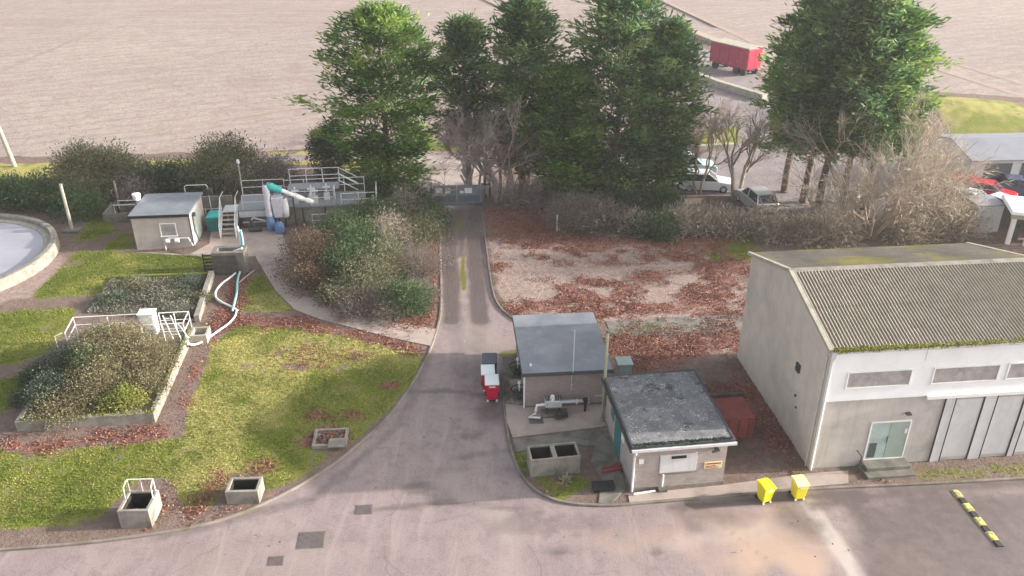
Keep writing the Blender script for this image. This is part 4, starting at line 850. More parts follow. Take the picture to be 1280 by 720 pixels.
V,F,T = kites(np.column_stack([base, rng.uniform(.04,.2,n)]), rng.normal(size=(n,3))+np.array((0,0,.9)), rng.uniform(.1,.3,n)*(.4+dens[k]), .03, rng.uniform(.1,.8,n)+.5*(vnoise(base[:,0],base[:,1],.5,22)-.3))
tag(npmesh('weeds', V, F, 'weed', T), 'grey green weeds covering the low bed behind the planted tank', 'weeds', kind='stuff')
for a in (('low grey green shrub at the back left of the weedy bed',168,362,.9,.55,'olive'),('low pale shrub in the middle of the weedy bed',198,376,1.1,.45,'weed'),('low dark green shrub at the back right of the weedy bed',236,360,1.0,.55,'ivy'),('low grey shrub at the front of the weedy bed',225,392,.9,.45,'weed'),('small ivy clump at the left edge of the weedy bed',142,380,.8,.4,'ivy'),('low mixed shrub at the right edge of the weedy bed',250,378,.6,.5,'olive')):
    BED.append(a)
# posts
def post(px, py, pt, r, label, name='post', m='concrete_pale', foot=False):
    b = P(px, py); h = topz(px, py, pt); t = thing(name, label, 'post', (b[0],b[1],0), 0)
    MB().cyl((0,0,0),(0,0,h),r,r*.8,8).build('shaft', m, t); MB().cyl((0,0,h),(0,0,h+.06),r*1.1,r*.9,8).build('cap', 'concrete', t)
    if foot: MB().box(-.55,.55,-.4,.4,-.05,.22).build('footing', 'concrete_dark', t, .02)
post(91, 290, 231, .13, 'pale concrete post on a dark footing near the round tank', foot=True)
post(149, 256, 227, .11, 'pale concrete post standing among bushes left of the hut')
p = P(19, 209); t = thing('utility_pole', 'tall pale utility pole at the field edge on the left', 'pole', (p[0],p[1],0), 0)
MB().cyl((0,0,-.1),(-1.2,0,9.5),.2,.14,10).build('shaft', 'concrete_pale', t); MB().box(-2.1,-.3,-.08,.08,9.0,9.16).build('crossarm', 'bark_pale', t)
for x in (-1.9,-1.2,-.5): MB().cyl((x,0,9.16),(x,0,9.35),.06,.04,8).build('insulator', 'lid_grey', t)
post(696, 290, 268, .06, 'short white post standing alone at the edge of the dry ground', m='white_paint')

# entrance gate
g0 = P(541, 258); g1 = P(602, 257); ga = math.atan2(g1[1]-g0[1], g1[0]-g0[0]); gw = math.hypot(g1[0]-g0[0], g1[1]-g0[1])
t = thing('entrance_gate', 'blue grey double entrance gate with small white signs across the drive', 'gate', g0, ga)
zt = topz(570, 258, 232)
for i, (x0, x1) in enumerate(((.06,gw/2-.02),(gw/2+.02,gw-.06))):
    lf = MB().box(x0,x1,-.03,.03,.25,zt*.55).build('gate_leaf', 'gate', t, .005)
    MB().box(x0,x1,-.025,.025,zt*.55+.001,zt-.06).build('upper_panel', 'gate_light', lf); MB().box(x0,x1,-.05,.05,zt-.06,zt).box(x0,x1,-.05,-.031,.25,.33).box(x0,x1,-.05,-.031,zt*.52,zt*.58).box(x0,x0+.07,-.05,-.031,.331,zt*.519).box(x1-.07,x1,-.05,-.031,.331,zt*.519).build('frame', 'gate_light', lf)
    for a_, b_ in (((.18,.72),(.95,1.32)) if i == 0 else ((.22,.5),(.58,1.15))):
        sg = MB().box(x0+a_,x0+b_,-.045,-.026,zt*.62,zt*.62+(.2 if i and a_ < .3 else .42)).build('sign', 'white_paint', lf)
for x in (-.08, gw+.08): MB().box(x-.08,x+.08,-.08,.08,0,zt+.15).build('gate_post', 'gate', t, .01)
p = P(604, 250); t = thing('fence_post', 'dark timber straining posts beside the right gate post', 'post', (p[0]+.15,p[1]+.4,0), ga)
MB().box(-.08,.08,-.08,.08,0,2.0).build('post', 'wood_dark', t); MB().box(.3,.44,-.05,.09,0,1.6).build('post', 'wood_dark', t); MB().box(.08,.3,-.03,.05,1.1,1.2).build('rail', 'wood_dark', t)

# ------------------------------------------------------------------ vehicles and far buildings
def car(label, loc, rz, paint, Lc=4.2, Wc=1.76, hb=.95, ht=1.5, hatch=True, group=None, name='parked_car', cat='car'):
    t = thing(name, label, cat, loc, rz, group); w = Wc/2; l = Lc/2
    prof = [(-l,.35),(-l,hb-.12),(-l+.08,hb),(l*.35,hb),(l*.9,hb-.18),(l,hb-.32),(l,.3),(l-.3,.22),(-l+.3,.22)]
    MB().side(prof, -w, w).build('body', paint, t, .06)
    xr = -l+.12 if hatch else -l+.75
    MB().add([(xr,-w+.06,hb+.001),(l*.42,-w+.06,hb+.001),(l*.42,w-.06,hb+.001),(xr,w-.06,hb+.001),(xr+.32,-w+.2,ht-.05),(l*.08,-w+.2,ht-.05),(l*.08,w-.2,ht-.05),(xr+.32,w-.2,ht-.05)],
             [(0,3,2,1),(4,5,6,7),(0,1,5,4),(1,2,6,5),(2,3,7,6),(3,0,4,7)]).build('windows', 'glass', t, .02)
    MB().frustum((xr+.3,l*.10,-w+.18,w-.18,ht-.049),(xr+.4,l*.0,-w+.25,w-.25,ht)).build('roof', paint, t, .02)
    pl = MB()
    for y in (-1,1):
        for xb, xt in ((xr,xr+.32),(-.25,-.2),(l*.42,l*.08)): pl.cyl((xb,y*(w-.05),hb),(xt,y*(w-.19),ht-.04),.045,n=5)
    pl.build('pillars', paint, t)
    for x in (-l*.62, l*.62):
        for y in (-w+.02, w-.2):
            wh = MB().cyl((x,y-.02,.31),(x,y+.2,.31),.31,n=16).build('wheel', 'rubber', t); MB().cyl((x,y-.03,.31),(x,y+.21,.31),.18,n=12).build('rim', 'galv', wh)
    for y in (-w+.25, w-.25):
        MB().box(l-.04,l+.012,y-.16,y+.16,hb-.3-.1,hb-.3).build('headlight', 'lamp', t); MB().box(-l-.012,-l+.03,y-.12,y+.12,hb-.32,hb-.12).build('tail_light', 'tail', t)
    return t
p = P(882, 238); car('white hatchback parked behind the bare trunks', (p[0],p[1]+.3,0), -.1, 'car_white', 4.3)
p = P(866, 222); car('pale blue van like car parked behind the white hatchback', (p[0]-.3,p[1]+1.0,0), .05, 'car_blue', 4.6, 1.85, 1.1, 1.85)
p = P(946, 262); car('silver grey hatchback with dark rear window seen from behind beside the trunks', (p[0],p[1]+.6,0), 1.75, 'car_silver', 4.1, 1.75, 1.0, 1.6)
p = P(1226, 256); car('red car under the long grey roof, further left', (p[0],p[1]+2.2,0), -.4, 'red_car', 4.2)
p = P(1253, 262); car('red car nearer the dark blue one in the far yard', (p[0]-.2,p[1]+2.0,0), -.5, 'red_car', 4.0)
p = P(1285, 258); car('dark blue car at the right edge of the photo', (p[0]+.3,p[1]+2.4,0), -.3, 'car_navy', 4.4, hatch=False)
p = P(1226, 272); car('silver estate car parked behind the corrugated shed', (p[0],p[1]+1.6,0), -.75, 'car_silver', 4.5)
p = P(1262, 276); car('white saloon car parked behind the pale canopy', (p[0]+.2,p[1]+1.5,0), .5, 'car_white', 4.4, hatch=False)

p = P(921, 92); t = thing('box_trailer', 'red box trailer with white roof on the lane beyond the trees', 'trailer', (p[0],p[1]+1.2,0), -1.0)
MB().box(-3.3,3.0,-1.2,1.2,.85,3.3).build('cargo_box', 'red_box', t, .03); MB().box(-3.35,3.05,-1.25,1.25,3.301,3.42).build('roof', 'concrete_pale', t, .02)
for x in (-3.25,-1.7,-.15,1.4,2.95): MB().box(x-.05,x+.05,-1.23,-1.201,.9,3.25).build('rib', 'red_dull', t)
MB().box(3.001,3.05,-1.1,-.02,.95,3.2).box(3.001,3.05,.02,1.1,.95,3.2).build('rear_door', 'red', t, .01); MB().box(-3.2,2.8,-.5,.5,.55,.84).build('chassis', 'black', t)
for x in (-2.4,1.2,2.3):
    for y in (-1.15,.85): MB().cyl((x,y,.5),(x,y+.3,.5),.5,n=16).build('wheel', 'rubber', t)
def wall_line(pts, h, w, m, name, label, cat='wall'):
    global t
    t = thing(name, label, cat, (0,0,0), 0)
    for a, b in zip(pts[:-1], pts[1:]): wallseg(np.array(P(*a)[:2]), np.array(P(*b)[:2]), w, h, m)
wall_line([(852,92),(900,110),(955,127)], .8, .35, 'concrete_pale', 'lane_wall', 'pale wall running along the lane below the red truck')
wall_line([(790,186),(850,190),(920,186)], .55, .25, 'concrete_pale', 'roadside_wall', 'low pale wall along the road behind the white car')
wall_line([(832,30),(870,44),(905,58)], .5, .8, 'bark_pale', 'brush_bank', 'long heap of cut brush at the field edge by the lane', 'brush heap')
p = P(1208, 248); t = thing('long_shed', 'long low shed with plain grey roof in the far yard', 'shed', (p[0]+.6,p[1]+1.6,0), .06)
MB().endx([(0,0),(6.5,0),(6.5,2.6),(3.25,3.3),(0,2.6)], 0, 22).build('wall', 'grey_panel', t)
MB().endx([(-.3,2.58),(3.25,3.34),(3.25,3.42),(-.3,2.66)], -.2, 22.2).endx([(6.8,2.58),(6.8,2.66),(3.25,3.42),(3.25,3.34)], -.2, 22.2).build('roof', 'barn_roof', t)
for k in range(7): MB().box(1.2+k*3,3.4+k*3,-.04,-.002,.1,2.3).build('door', 'lid_grey', t)
p = P(1215, 292); t = thing('corrugated_shed', 'small grey corrugated shed behind the workshop roof', 'shed', (p[0],p[1],0), .1)
MB().box(0,1.9,0,1.8,0,2.1).build('wall', 'galv', t); mb = MB()
for k in range(9): mb.box(.1+k*.2,.2+k*.2,-.03,-.002,.1,1.95)
mb.build('corrugation', 'grey_panel', t); MB().frustum((-.1,2.0,-.12,1.9,2.101),(-.1,2.0,-.12,1.9,2.18)).build('roof', 'barn_roof', t)
p = P(1256, 306); t = thing('canopy', 'pale roofed open canopy with white columns at the right edge', 'canopy', (p[0],p[1],0), -.3)
MB().frustum((-.2,5.4,-.2,3.4,2.3),(-.1,5.3,-.1,3.3,2.5)).build('roof', 'car_white', t, .02)
MB().box(-.15,5.35,-.15,-.05,2.0,2.299).build('fascia', 'green_post', t)
for x in (0,1.1,2.2,3.3,4.4): MB().box(x,x+.3,0,.2,0,2.0).build('column', 'white_paint', t)
MB().box(.05,5.2,3.0,3.2,0,2.29).build('back_wall', 'lid_grey', t); MB().box(.5,.9,.8,1.2,0,1.1).box(1.7,2.1,.8,1.3,0,1.3).build('stored_drum', 'dark_metal', t)

# ------------------------------------------------------------------ vegetation
def limb(mb, a, b, r0, r1, n=6, wob=.12, seg=5):
    a = np.array(a, float); b = np.array(b, float); L_ = np.linalg.norm(b-a); last = a
    for k in range(1, seg+1):
        u = k/seg; q = a+(b-a)*u+(rng.normal(size=3)*wob*L_/seg if k < seg else 0)
        mb.cyl(last, q, r0+(r1-r0)*(k-1)/seg, r0+(r1-r0)*u, n, cap=False); last = q
def conifer(label, px, py, h, R, mat, z0=1.0, top=.35, nb=190, grp='evergreen conifers along the site boundary', full=1.0):
    x, y, _ = P(px, py); t = thing('conifer_tree', label, 'tree', (x,y,0), 0, grp)
    mb = MB(); limb(mb, (0,0,-.1), (rng.normal()*.2,rng.normal()*.2,h*.93), .30, .05, 9, .03, 7); PV, PD, LN, WD, TT = [], [], [], [], []; bm_ = mb
    ga_ = 2.39996; nb = int(nb*.62)
    for i in range(nb):
        u = ((i+.5)/nb)**.92; z = z0+(h-z0)*u
        prof = (min(1, .58+1.1*u) if u < .4 else 1.0)*(1-max(0,(u-.4)/.6)**2.1*(1-top)) * (1 if u < .93 else max(.25, (1-u)/.07))
        lob = 1+.16*math.sin(3*i*ga_+px)+.12*math.sin(z*2.1+px)
        az = i*ga_+rng.normal()*.25; r = R*.95*prof*lob*rng.choice((rng.uniform(.5,.75),rng.uniform(.84,1.04)),p=(.42,.58))
        up = .15+.65*u; d = np.array((math.cos(az), math.sin(az), up)); d /= np.linalg.norm(d)
        e = np.array((0,0,z-r*.12))+np.array((math.cos(az)*r, math.sin(az)*r, r*up*.45))
        s = np.array((0,0,max(.5,z-r*.25)))
        if i % 2 == 0: limb(bm_, s, s+(e-s)*.85, .055, .015, 4, .06, 3)
        bt = rng.uniform(.0,.85)
        for k in range(7):
            w = 1-.62*(k/6)**1.3*(1 if k else 0); c = s+(e-s)*w+rng.normal(size=3)*np.array((.3,.3,.16))*(.4+r/R)
            m = int((30 if k < 3 else 12)*full); dd = d+rng.normal(size=(m,3))*np.array((.55,.55,.28)) if k < 5 else d*.4+rng.normal(size=(m,3))*.6
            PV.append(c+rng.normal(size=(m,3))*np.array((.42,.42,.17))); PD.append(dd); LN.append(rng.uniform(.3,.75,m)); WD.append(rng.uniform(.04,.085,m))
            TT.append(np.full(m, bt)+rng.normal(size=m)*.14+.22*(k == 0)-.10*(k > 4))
    V, F, T = kites(np.concatenate(PV), np.concatenate(PD), np.concatenate(LN), np.concatenate(WD), np.concatenate(TT))
    bm_.build('trunk', 'bark', t, smooth=True); npmesh('crown', V, F, mat, T, t); return t
conifer('broad bright green conifer standing alone left of the gate', 488, 233, 13.9, 4.7, 'needle', .6, .42, 250)
conifer('narrow pointed conifer right of the gate, smallest of its clump', 586, 236, 13.2, 2.0, 'needle_blue', 4.5, .2, 100)
conifer('tall conifer behind the bare mauve trees, left part of the central clump', 654, 245, 14.9, 2.9, 'needle_blue', 2.6, .3, 190)
conifer('shorter bright conifer in the middle of the central clump, in front', 704, 254, 10.4, 2.3, 'needle', .8, .3, 160)
conifer('tallest conifer of the central clump, top leaving the photo', 765, 250, 16.2, 3.7, 'needle_blue', .9, .35, 230)
conifer('conifer on the right flank of the central clump by the lane', 822, 243, 13.2, 3.0, 'needle_blue', 1.2, .35, 150)
conifer('conifer with bare lower trunk, leftmost of the right row', 980, 241, 13.6, 2.6, 'needle', 3.6, .4, 130)
conifer('tall conifer second in the right row beside the dark car', 1003, 254, 16.8, 2.9, 'needle_blue', 4.6, .28, 160)
conifer('tall conifer in the middle of the right row of trunks', 1022, 262, 17.0, 2.9, 'needle_blue', 4.6, .28, 160)
conifer('conifer fourth in the right row behind the pale bare tree', 1050, 266, 15.8, 3.0, 'needle_blue', 5.2, .4, 170)
conifer('rightmost conifer of the right row with sunlit flank', 1078, 262, 14.6, 2.8, 'needle', 4.6, .3, 170)

def shrub(label, px, py, rx, h, mat, name='shrub', z0=0.0, nl=2600, ll=.2, lw=.05, wp=None, grp=None, ry=None, spiky=.0, cat='shrub'):
    x, y = (P(px, py)[:2] if wp is None else wp); t = thing(name, label, cat, (x,y,z0), 0, grp); ry = ry or rx; nl = int(nl*1.9)
    mb = MB()
    for k in range(9):
        az = rng.uniform(0,2*PI); q = rng.uniform(.3,.85); limb(mb, (rng.normal()*.12,rng.normal()*.12,-.05), (math.cos(az)*rx*q, math.sin(az)*ry*q, h*rng.uniform(.55,.95)*(1-.35*q)), .045, .012, 4, .1, 4)
    mb.build('stems', 'bark', t)
    nc = max(14, int(16*rx*max(1,h/2))); PV, PD, TT = [], [], []
    for k in range(nc):
        az = k*2.39996+rng.normal()*.3; u = math.sqrt((k+.5)/nc); rr = u*rng.uniform(.75,1.08)
        zc = h*math.sqrt(max(0.02,1-.92*u*u))*rng.uniform(.62,.95)
        c = np.array((math.cos(az)*rx*rr, math.sin(az)*ry*rr, zc)); m = nl//nc; bt = rng.uniform(.15,.75)
        o = np.clip(rng.normal(size=(m,3)),-1.7,1.7); s = np.array((.30,.30,.26))*min(rx,1.6)*.95
        pp = c+o*s; pp[:,2] = np.where(pp[:,2] < .06, rng.uniform(.06,.5,m), pp[:,2])
        out = unit(o)*.8+np.array((math.cos(az)*.3,math.sin(az)*.3,.35+spiky)); PV.append(pp); PD.append(out+rng.normal(size=(m,3))*.5); TT.append(bt+rng.normal(size=m)*.13)
        m2 = m//3; pp = np.column_stack([c[0]+rng.normal(size=m2)*rx*.2, c[1]+rng.normal(size=m2)*ry*.2, rng.uniform(.05, max(.2,zc), m2)])   # inner leaves down to the ground
        PV.append(pp); PD.append(rng.normal(size=(m2,3))+np.array((0,0,.4))); TT.append(np.full(m2,bt)+rng.normal(size=m2)*.17)
    pv = np.concatenate(PV); n = len(pv)
    V,F,T = kites(pv, np.concatenate(PD), rng.uniform(.6,1.3,n)*ll*.72, rng.uniform(.7,1.3,n)*lw*.72, np.concatenate(TT)); npmesh('foliage', V, F, mat, T, t); return t
def bare_tree(label, px, py, h, spread, bark, twig, name='bare_tree', stems=3, levels=4, grp=None, nt=5, r0=.16, lean=(0,0), jit=.55, wp=None):
    x, y = (P(px, py)[:2] if wp is None else wp); t = thing(name, label, 'tree', (x,y,0), 0, grp); tr = br = MB(); tips = []
    def grow(p, d, l, r, lev):
        e = p+d*l; mid = p+d*l*.5+rng.normal(size=3)*l*.07; (tr if lev == 0 else br).cyl(p, mid, r, r*.85, 7 if lev == 0 else 4, False); (tr if lev == 0 else br).cyl(mid, e, r*.85, r*.68, 7 if lev == 0 else 4, False)
        tips.append((p, e, r, lev))
        if lev >= levels: return
        for k in range(3 if lev < 3 else 2):
            nd = d+rng.normal(size=3)*jit+np.array((0,0,.12)); nd /= np.linalg.norm(nd)
            st = p+(e-p)*rng.uniform(.45,1.0); grow(st, nd, l*rng.uniform(.6,.85), r*.58, lev+1)
    for s in range(stems):
        az = 2*PI*s/stems+rng.normal()*.4; sp = spread/h*.55
        d = np.array((math.cos(az)*sp+lean[0], math.sin(az)*sp+lean[1], 1.0)); d /= np.linalg.norm(d)
        grow(np.array((math.cos(az)*.15, math.sin(az)*.15, -.05)), d, h*.36*rng.uniform(.8,1.1), r0, 0)
    tr.build('trunk', bark, t, smooth=True)
    PV, PD, TT = [], [], []
    for a, e, r, lev in tips:
        if lev < 2: continue
        m = nt*(1 if lev < levels else 2); u = rng.random((m,1)); PV.append(a+(e-a)*u); PD.append(unit(e-a)+rng.normal(size=(m,3))*.5); TT.append(np.clip(rng.normal(size=m)*.2+.5,0,1))
    pv = np.concatenate(PV); n = len(pv); V,F,T = kites(pv, np.concatenate(PD), rng.uniform(.4,1.1,n)*h/9, .016*np.ones(n), np.concatenate(TT)); npmesh('crown', V, F, twig, T, t); return t

# boundary bushes on the left
for a in (('large grey green bush behind the hut, left of the willow',112,247,2.6,4.6,'olive',4200),('bush with loose olive branches just right of the large grey bush',152,243,1.9,4.2,'olive',2600),
          ('drooping willow like bush behind the platform steps',287,240,3.2,4.6,'olive',5600),('dark bush under the left side of the willow like bush',256,243,1.5,2.6,'ivy',1800),
          ('dark green bush at the left edge behind the round tank',18,256,1.7,2.2,'laurel',2000),('dark green bush second from the left edge, by the concrete post',52,259,1.7,2.3,'laurel',2000),
          ('low bush right of the concrete post near the round tank',98,268,1.9,1.9,'laurel',2000),('dark ivy bush between the post and the hut roof',190,238,2.0,2.3,'ivy',2200),('dark ivy bush directly behind the hut roof',222,235,1.7,2.1,'ivy',1800),
          ('brown thicket on the bank behind the platform',345,228,1.9,2.2,'mauve_twig',1800),('dark bush beside the platform right end',462,252,1.5,1.7,'laurel',1500),('low dark bush between conifer and gate',515,262,1.6,1.6,'laurel',1500),('thorny mauve bush between post and hut',168,250,1.4,1.6,'mauve_twig',1200)):
    shrub(a[0], a[1], a[2], a[3], a[4], a[5], nl=int(a[6]*.8), ll=.32, lw=.06, grp='bushes along the left boundary', spiky=.3 if a[5] == 'olive' else 0)
t = shrub('ivy covered dark grey tree beside the broad green conifer', 412, 224, 1.35, 5.2, 'ivy', name='ivy_tree', nl=3200, ll=.24, lw=.08, cat='tree')
# bed of mixed shrubs in the middle
for a in (('russet domed bush nearest the screenings machine',392,338,2.1,2.5,'russet',4200,.14),('russet twiggy bush at the front left corner of the shrub bed',388,362,1.3,1.6,'russet',1800,.14),('dark evergreen between the russet dome and the olive shrubs',432,350,1.5,2.2,'laurel',2400,.2),
          ('large dark evergreen in the middle of the shrub bed',452,325,2.1,2.7,'laurel',4000,.2),('evergreen shrub behind the russet dome',428,302,1.9,2.2,'laurel',2800,.2),('dark evergreen at the back of the bed near the platform rail',472,288,2.0,2.2,'laurel',2800,.2),
          ('pale twiggy shrub standing high in the shrub bed',492,315,1.6,2.9,'pale_twig',1700,.3),('grey olive shrub at the right back of the bed by the drive',528,300,1.5,1.9,'olive',2000,.2),('olive shrub in the centre front of the bed',462,366,1.7,2.2,'olive',3000,.2),
          ('yellow green twiggy shrub beside the olive one',482,348,1.4,2.4,'olive',1800,.26),('glossy green shrub at the front right of the bed',508,388,1.3,1.8,'laurel',2600,.2),('grey bare shrub along the drive side of the bed',527,345,1.6,2.0,'grey_twig',2400,.24),
          ('grey bare shrub at the front of the bed over red leaves',452,392,1.4,1.3,'grey_twig',2000,.22),('grey shrub low at the front edge of the bed',486,398,1.1,1.0,'grey_twig',1500,.2),('grey green shrub at the front left by the path bend',425,380,1.2,1.4,'olive',1700,.18),
          ('dark shrub near the gate end of the bed',540,283,1.2,1.5,'laurel',1500,.2),('pale spiky shrub near the gate end of the bed',508,272,1.3,2.2,'pale_twig',1200,.3),('grey bare shrub at the right front corner of the bed',525,380,1.2,1.4,'grey_twig',1600,.22)):
    shrub(a[0], a[1], a[2], a[3], a[4], a[5], nl=a[6], ll=a[7], lw=.045 if 'twig' not in a[5] else .018, grp='shrubs in the island bed', spiky=.3 if 'twig' in a[5] or a[5] == 'straw' else 0)
# growth in the planted tank
for a in (('dark ivy mound at the left wall of the planted tank',.9,4.6,1.1,1.2,'ivy',2200),('large straw coloured shrub filling the middle of the planted tank',2.9,4.8,1.9,1.9,'straw',4200),('tall dry straw shrub in front of the white cabinet',3.3,5.9,1.5,1.35,'straw',2800),('dry straw shrub near the right wall of the planted tank',5.0,4.3,1.3,1.3,'straw',2400),
          ('dark ivy at the front left of the planted tank',1.1,2.2,1.1,1.0,'ivy',2000),('dry shrub at the front centre of the planted tank',3.2,2.5,1.5,1.3,'straw',2800),('leafy green plant at the front right corner of the tank',4.6,1.2,.9,.6,'grass_blade',1500),('dry grey brush along the front wall of the tank',1.9,.9,1.2,.5,'straw',1500),
          ('dark evergreen clump in the heart of the tank growth',2.4,3.7,.9,1.9,'laurel',1300),('dry shrub behind the ivy at the tank left back corner',1.7,6.3,1.2,1.1,'olive',2200),('dry grey brush at the right front wall of the tank',5.2,2.4,.9,.7,'straw',1400)):
    shrub(a[0], 0, 0, a[3], a[4], a[5], wp=loc(a[1],a[2])[:2], z0=.44, nl=int(a[6]*1.3), ll=.14, lw=.034, grp='shrubs in the planted tank', spiky=.25)
shrub('dark ivy spilling outside the left wall of the planted tank', 0, 0, .9, .8, 'ivy', wp=loc(-.55,4.6)[:2], nl=1500, ll=.14, lw=.045); shrub('dark ivy outside the left tank wall, nearer the front', 0, 0, .7, .55, 'ivy', wp=loc(-.5,2.6)[:2], nl=1000, ll=.14, lw=.045)
for a in BED: shrub(a[0], a[1], a[2], a[3], a[4], a[5], nl=1100, ll=.14, lw=.04, grp='low shrubs in the weedy bed', spiky=.2)
# thickets at the back right
shrub('round grey leafless bush above the white post', 716, 287, 1.75, 2.5, 'grey_twig', nl=4200, ll=.26, lw=.02)
for a in (('greyish twiggy bush right of the round grey bush',752,287,1.7,2.0,'grey_twig',2600),('straw bush beside the green shrub in the thicket',790,290,1.3,1.8,'pale_twig',1800),('green shrub low in the thicket below the white hatchback',815,292,1.5,1.7,'laurel',2000),('tangled brown bush left of the bare twin trunks',850,288,1.7,2.0,'pale_twig',2200),
          ('brown bramble bush below the bare twin trunks',890,288,1.7,1.8,'pale_twig',2200),('brown bramble bush below the dark car',925,291,1.7,1.6,'pale_twig',2000),('bramble bush left of the pale tree stump',962,294,1.8,1.7,'pale_twig',2200),('bramble bush over the workshop roof end',1000,297,1.8,1.9,'pale_twig',2200),
          ('pale bramble bush close to the pale bare tree',1040,299,1.9,2.0,'pale_twig',2400),('pale scrub right of the bare tree trunk',1135,298,1.9,2.2,'pale_twig',2400),('pale ivy scrub beside the corrugated shed',1182,292,2.0,3.2,'pale_twig',3000),('grey scrub left of the long grey shed',1178,262,2.2,2.6,'grey_twig',2400),
          ('dark scrub behind the central conifers by the road',700,258,1.8,1.8,'mauve_twig',2000),('dark shrub at the foot of the central conifers',660,258,1.6,1.5,'mauve_twig',1800),('dark shrub under the tallest central conifer',775,268,1.8,1.6,'ivy',1800),('dull shrub under the right flank of the central clump',822,262,1.6,1.8,'laurel',1800)):
    shrub(a[0], a[1], a[2], a[3], a[4]*(.68 if a[1] > 780 else .9), a[5], nl=int(a[6]*(.42 if 'twig' in a[5] else 1)), ll=.62 if 'twig' in a[5] else .42, lw=.04 if 'twig' in a[5] else .075, grp='thicket along the back boundary', spiky=.3)
# leafless trees
bare_tree('tall leafless mauve tree right of the gate', 622, 253, 10.8, 6, 'bark_mauve', 'mauve_twig', stems=4, levels=4, nt=4, r0=.15, jit=.42)
bare_tree('leafless mauve tree leaning left, just behind the gate posts', 600, 252, 9.6, 6.4, 'bark_mauve', 'mauve_twig', stems=3, levels=4, nt=4, r0=.12, lean=(-.3,-.05), jit=.42)
bare_tree('leafless mauve tree in front of the central conifers', 650, 256, 7.5, 5, 'bark_mauve', 'mauve_twig', stems=3, levels=4, nt=5, r0=.12)
bare_tree('spreading leafless bush tree behind the broad conifer by the road', 562, 178, 5.6, 8, 'bark_mauve', 'mauve_twig', stems=5, levels=4, nt=6, r0=.1)
bare_tree('tall twin stemmed leafless tree between the white and dark cars', 918, 246, 9.4, 2.4, 'bark_pale', 'pale_twig', stems=2, levels=4, nt=3, r0=.17, jit=.34)
bare_tree('leafless tree in front of the white hatchback', 873, 243, 7.4, 2.2, 'bark_pale', 'pale_twig', stems=2, levels=4, nt=3, r0=.11, jit=.36)
bare_tree('thin leafless tree beside the central clump by the lane', 832, 234, 6.4, 3, 'bark_mauve', 'mauve_twig', stems=2, levels=4, nt=3, r0=.1)
bare_tree('leafless roadside tree below the red truck', 892, 180, 6.5, 5.5, 'bark_mauve', 'mauve_twig', stems=3, levels=4, nt=5, r0=.11)
t = bare_tree('big pale leafless tree with thick stump behind the workshop', 1086, 297, 10.8, 17, 'bark_pale', 'pale_twig', stems=7, levels=5, nt=2, r0=.15, jit=.36)
MB().lathe([(.75,-.1),(.62,.5),(.55,1.1),(.3,1.4),(.02,1.45)], 14).build('stump', 'bark', t, smooth=True)
bare_tree('pale leafless tree left of the big stump with arching limbs', 1042, 297, 7.0, 10, 'bark_pale', 'pale_twig', stems=5, levels=4, nt=2, r0=.11)
bare_tree('pale leafless tree between the big tree and the corrugated shed', 1160, 286, 6.6, 7, 'bark_pale', 'pale_twig', stems=4, levels=4, nt=3, r0=.09)

# fallen leaves and grass
def sample(mask, n, seed, ymax=62, thr=.35, pw=1.0):
    r = np.random.default_rng(seed); w = np.where((GY < ymax) & (road_sd < -.1), np.clip(mask-thr, 0, 1), 0).ravel(); w = w/w.sum()
    i = r.choice(len(w), n, p=w); return GX.ravel()[i]+r.uniform(-.125,.125,n), GY.ravel()[i]+r.uniform(-.125,.125,n), GZ.ravel()[i]
leafn = np.clip(ML*(.35+1.3*vnoise(GX,GY,1.3,31)*vnoise(GX,GY,.5,33)*2), 0, 1)
x, y, z = sample(leafn, 48000, 5, thr=.08)
x2 = rng.uniform(-24,16,350); y2 = rng.uniform(24,50,350); x = np.append(x, x2); y = np.append(y, y2); z = np.append(z, np.full(350,.03)); n = len(x)
V,F,T = kites(np.stack([x,y,z+rng.uniform(.015,.06,n)],-1), rng.normal(size=(n,3))*np.array((1,1,.28)), rng.uniform(.06,.14,n), rng.uniform(.022,.05,n), rng.beta(1.5,1.8,n))
tag(npmesh('fallen_leaves', V, F, 'litter', T), 'red brown leaves fallen over lawn edges and dry ground', 'leaves', kind='stuff')
x, y, z = sample(MG*(1-.5*ML), 90000, 6, 60); n = len(x); tt = .30+.9*(vnoise(x,y,.8,41)-.5)+.45*DRY_SUNLIT.ravel()[np.clip(((y-16)/.25).round().astype(int),0,ny-1)*nx+np.clip(((x+64)/.25).round().astype(int),0,nx-1)]+rng.normal(size=n)*.15
V,F,T = kites(np.stack([x,y,z-.01],-1), rng.normal(size=(n,3))*np.array((.7,.7,.3))+np.array((0,0,.8)), rng.uniform(.05,.13,n), rng.uniform(.012,.026,n), tt)
tag(npmesh('grass', V, F, 'grass_blade', T), 'short mossy lawn grass on the left of the drive', 'grass', kind='stuff')

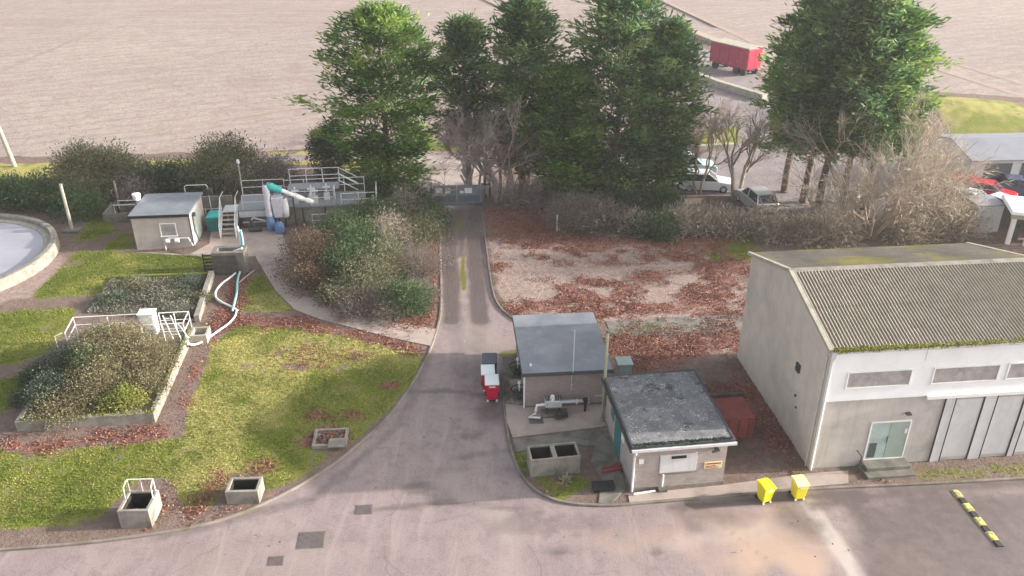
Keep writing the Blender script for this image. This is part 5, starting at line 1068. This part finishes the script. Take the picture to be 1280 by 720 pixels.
# ------------------------------------------------------------------ light, air and camera
SUN_EL, SUN_AZ = math.radians(16.5), math.radians(3.6)        # azimuth measured from +X towards +Y
sd = np.array((math.cos(SUN_EL)*math.cos(SUN_AZ), math.cos(SUN_EL)*math.sin(SUN_AZ), math.sin(SUN_EL)))
sun = bpy.data.lights.new('sun', 'SUN'); sun.energy = 3.7; sun.angle = math.radians(.8); sun.color = (1.0, .93, .85)
so = bpy.data.objects.new('sun', sun); C.objects.link(so)
from mathutils import Vector
so.rotation_euler = Vector(sd).to_track_quat('Z', 'Y').to_euler(); so.location = (60, 0, 60)
w = bpy.data.worlds.new('World'); bpy.context.scene.world = w; w.use_nodes = True; nt = w.node_tree
sky = nt.nodes.new('ShaderNodeTexSky'); sky.sky_type = 'NISHITA'; sky.sun_disc = False
sky.sun_elevation = SUN_EL; sky.sun_rotation = math.radians(90)-SUN_AZ; sky.dust_density = 4.0; sky.air_density = 1.0; sky.ozone_density = 1.0
bg = nt.nodes['Background']; bg.inputs['Strength'].default_value = .15; hs = nt.nodes.new('ShaderNodeHueSaturation'); hs.inputs['Saturation'].default_value = .38; nt.links.new(sky.outputs[0], hs.inputs['Color']); nt.links.new(hs.outputs[0], bg.inputs['Color'])
hz = MB().box(-950,950,-350,1550,-1.2,27).build('haze', 'concrete'); hz['kind'] = 'stuff'
hm = bpy.data.materials.new('thin_haze'); hm.use_nodes = True; hn = hm.node_tree; hn.nodes.remove(hn.nodes['Principled BSDF'])
pv = hn.nodes.new('ShaderNodeVolumePrincipled'); pv.inputs['Color'].default_value = (.95,.92,.90,1); pv.inputs['Density'].default_value = .00045; pv.inputs['Anisotropy'].default_value = .3
hn.links.new(pv.outputs[0], hn.nodes['Material Output'].inputs['Volume']); hz.data.materials[0] = hm
cam = bpy.data.cameras.new('camera'); cam.sensor_width = 36; cam.lens = FPX/1280*36; cam.clip_end = 4000; cam.clip_start = .5
co = bpy.data.objects.new('camera', cam); C.objects.link(co); co.location = (0,0,CAMH); co.rotation_euler = (PI/2-TH, 0, 0)
sc = bpy.context.scene; sc.camera = co
sc.view_settings.view_transform = 'Standard'; sc.view_settings.look = 'None'; sc.view_settings.gamma = 1; sc.view_settings.exposure = 1.44
sc.cycles.max_bounces = 6; sc.cycles.use_denoising = True
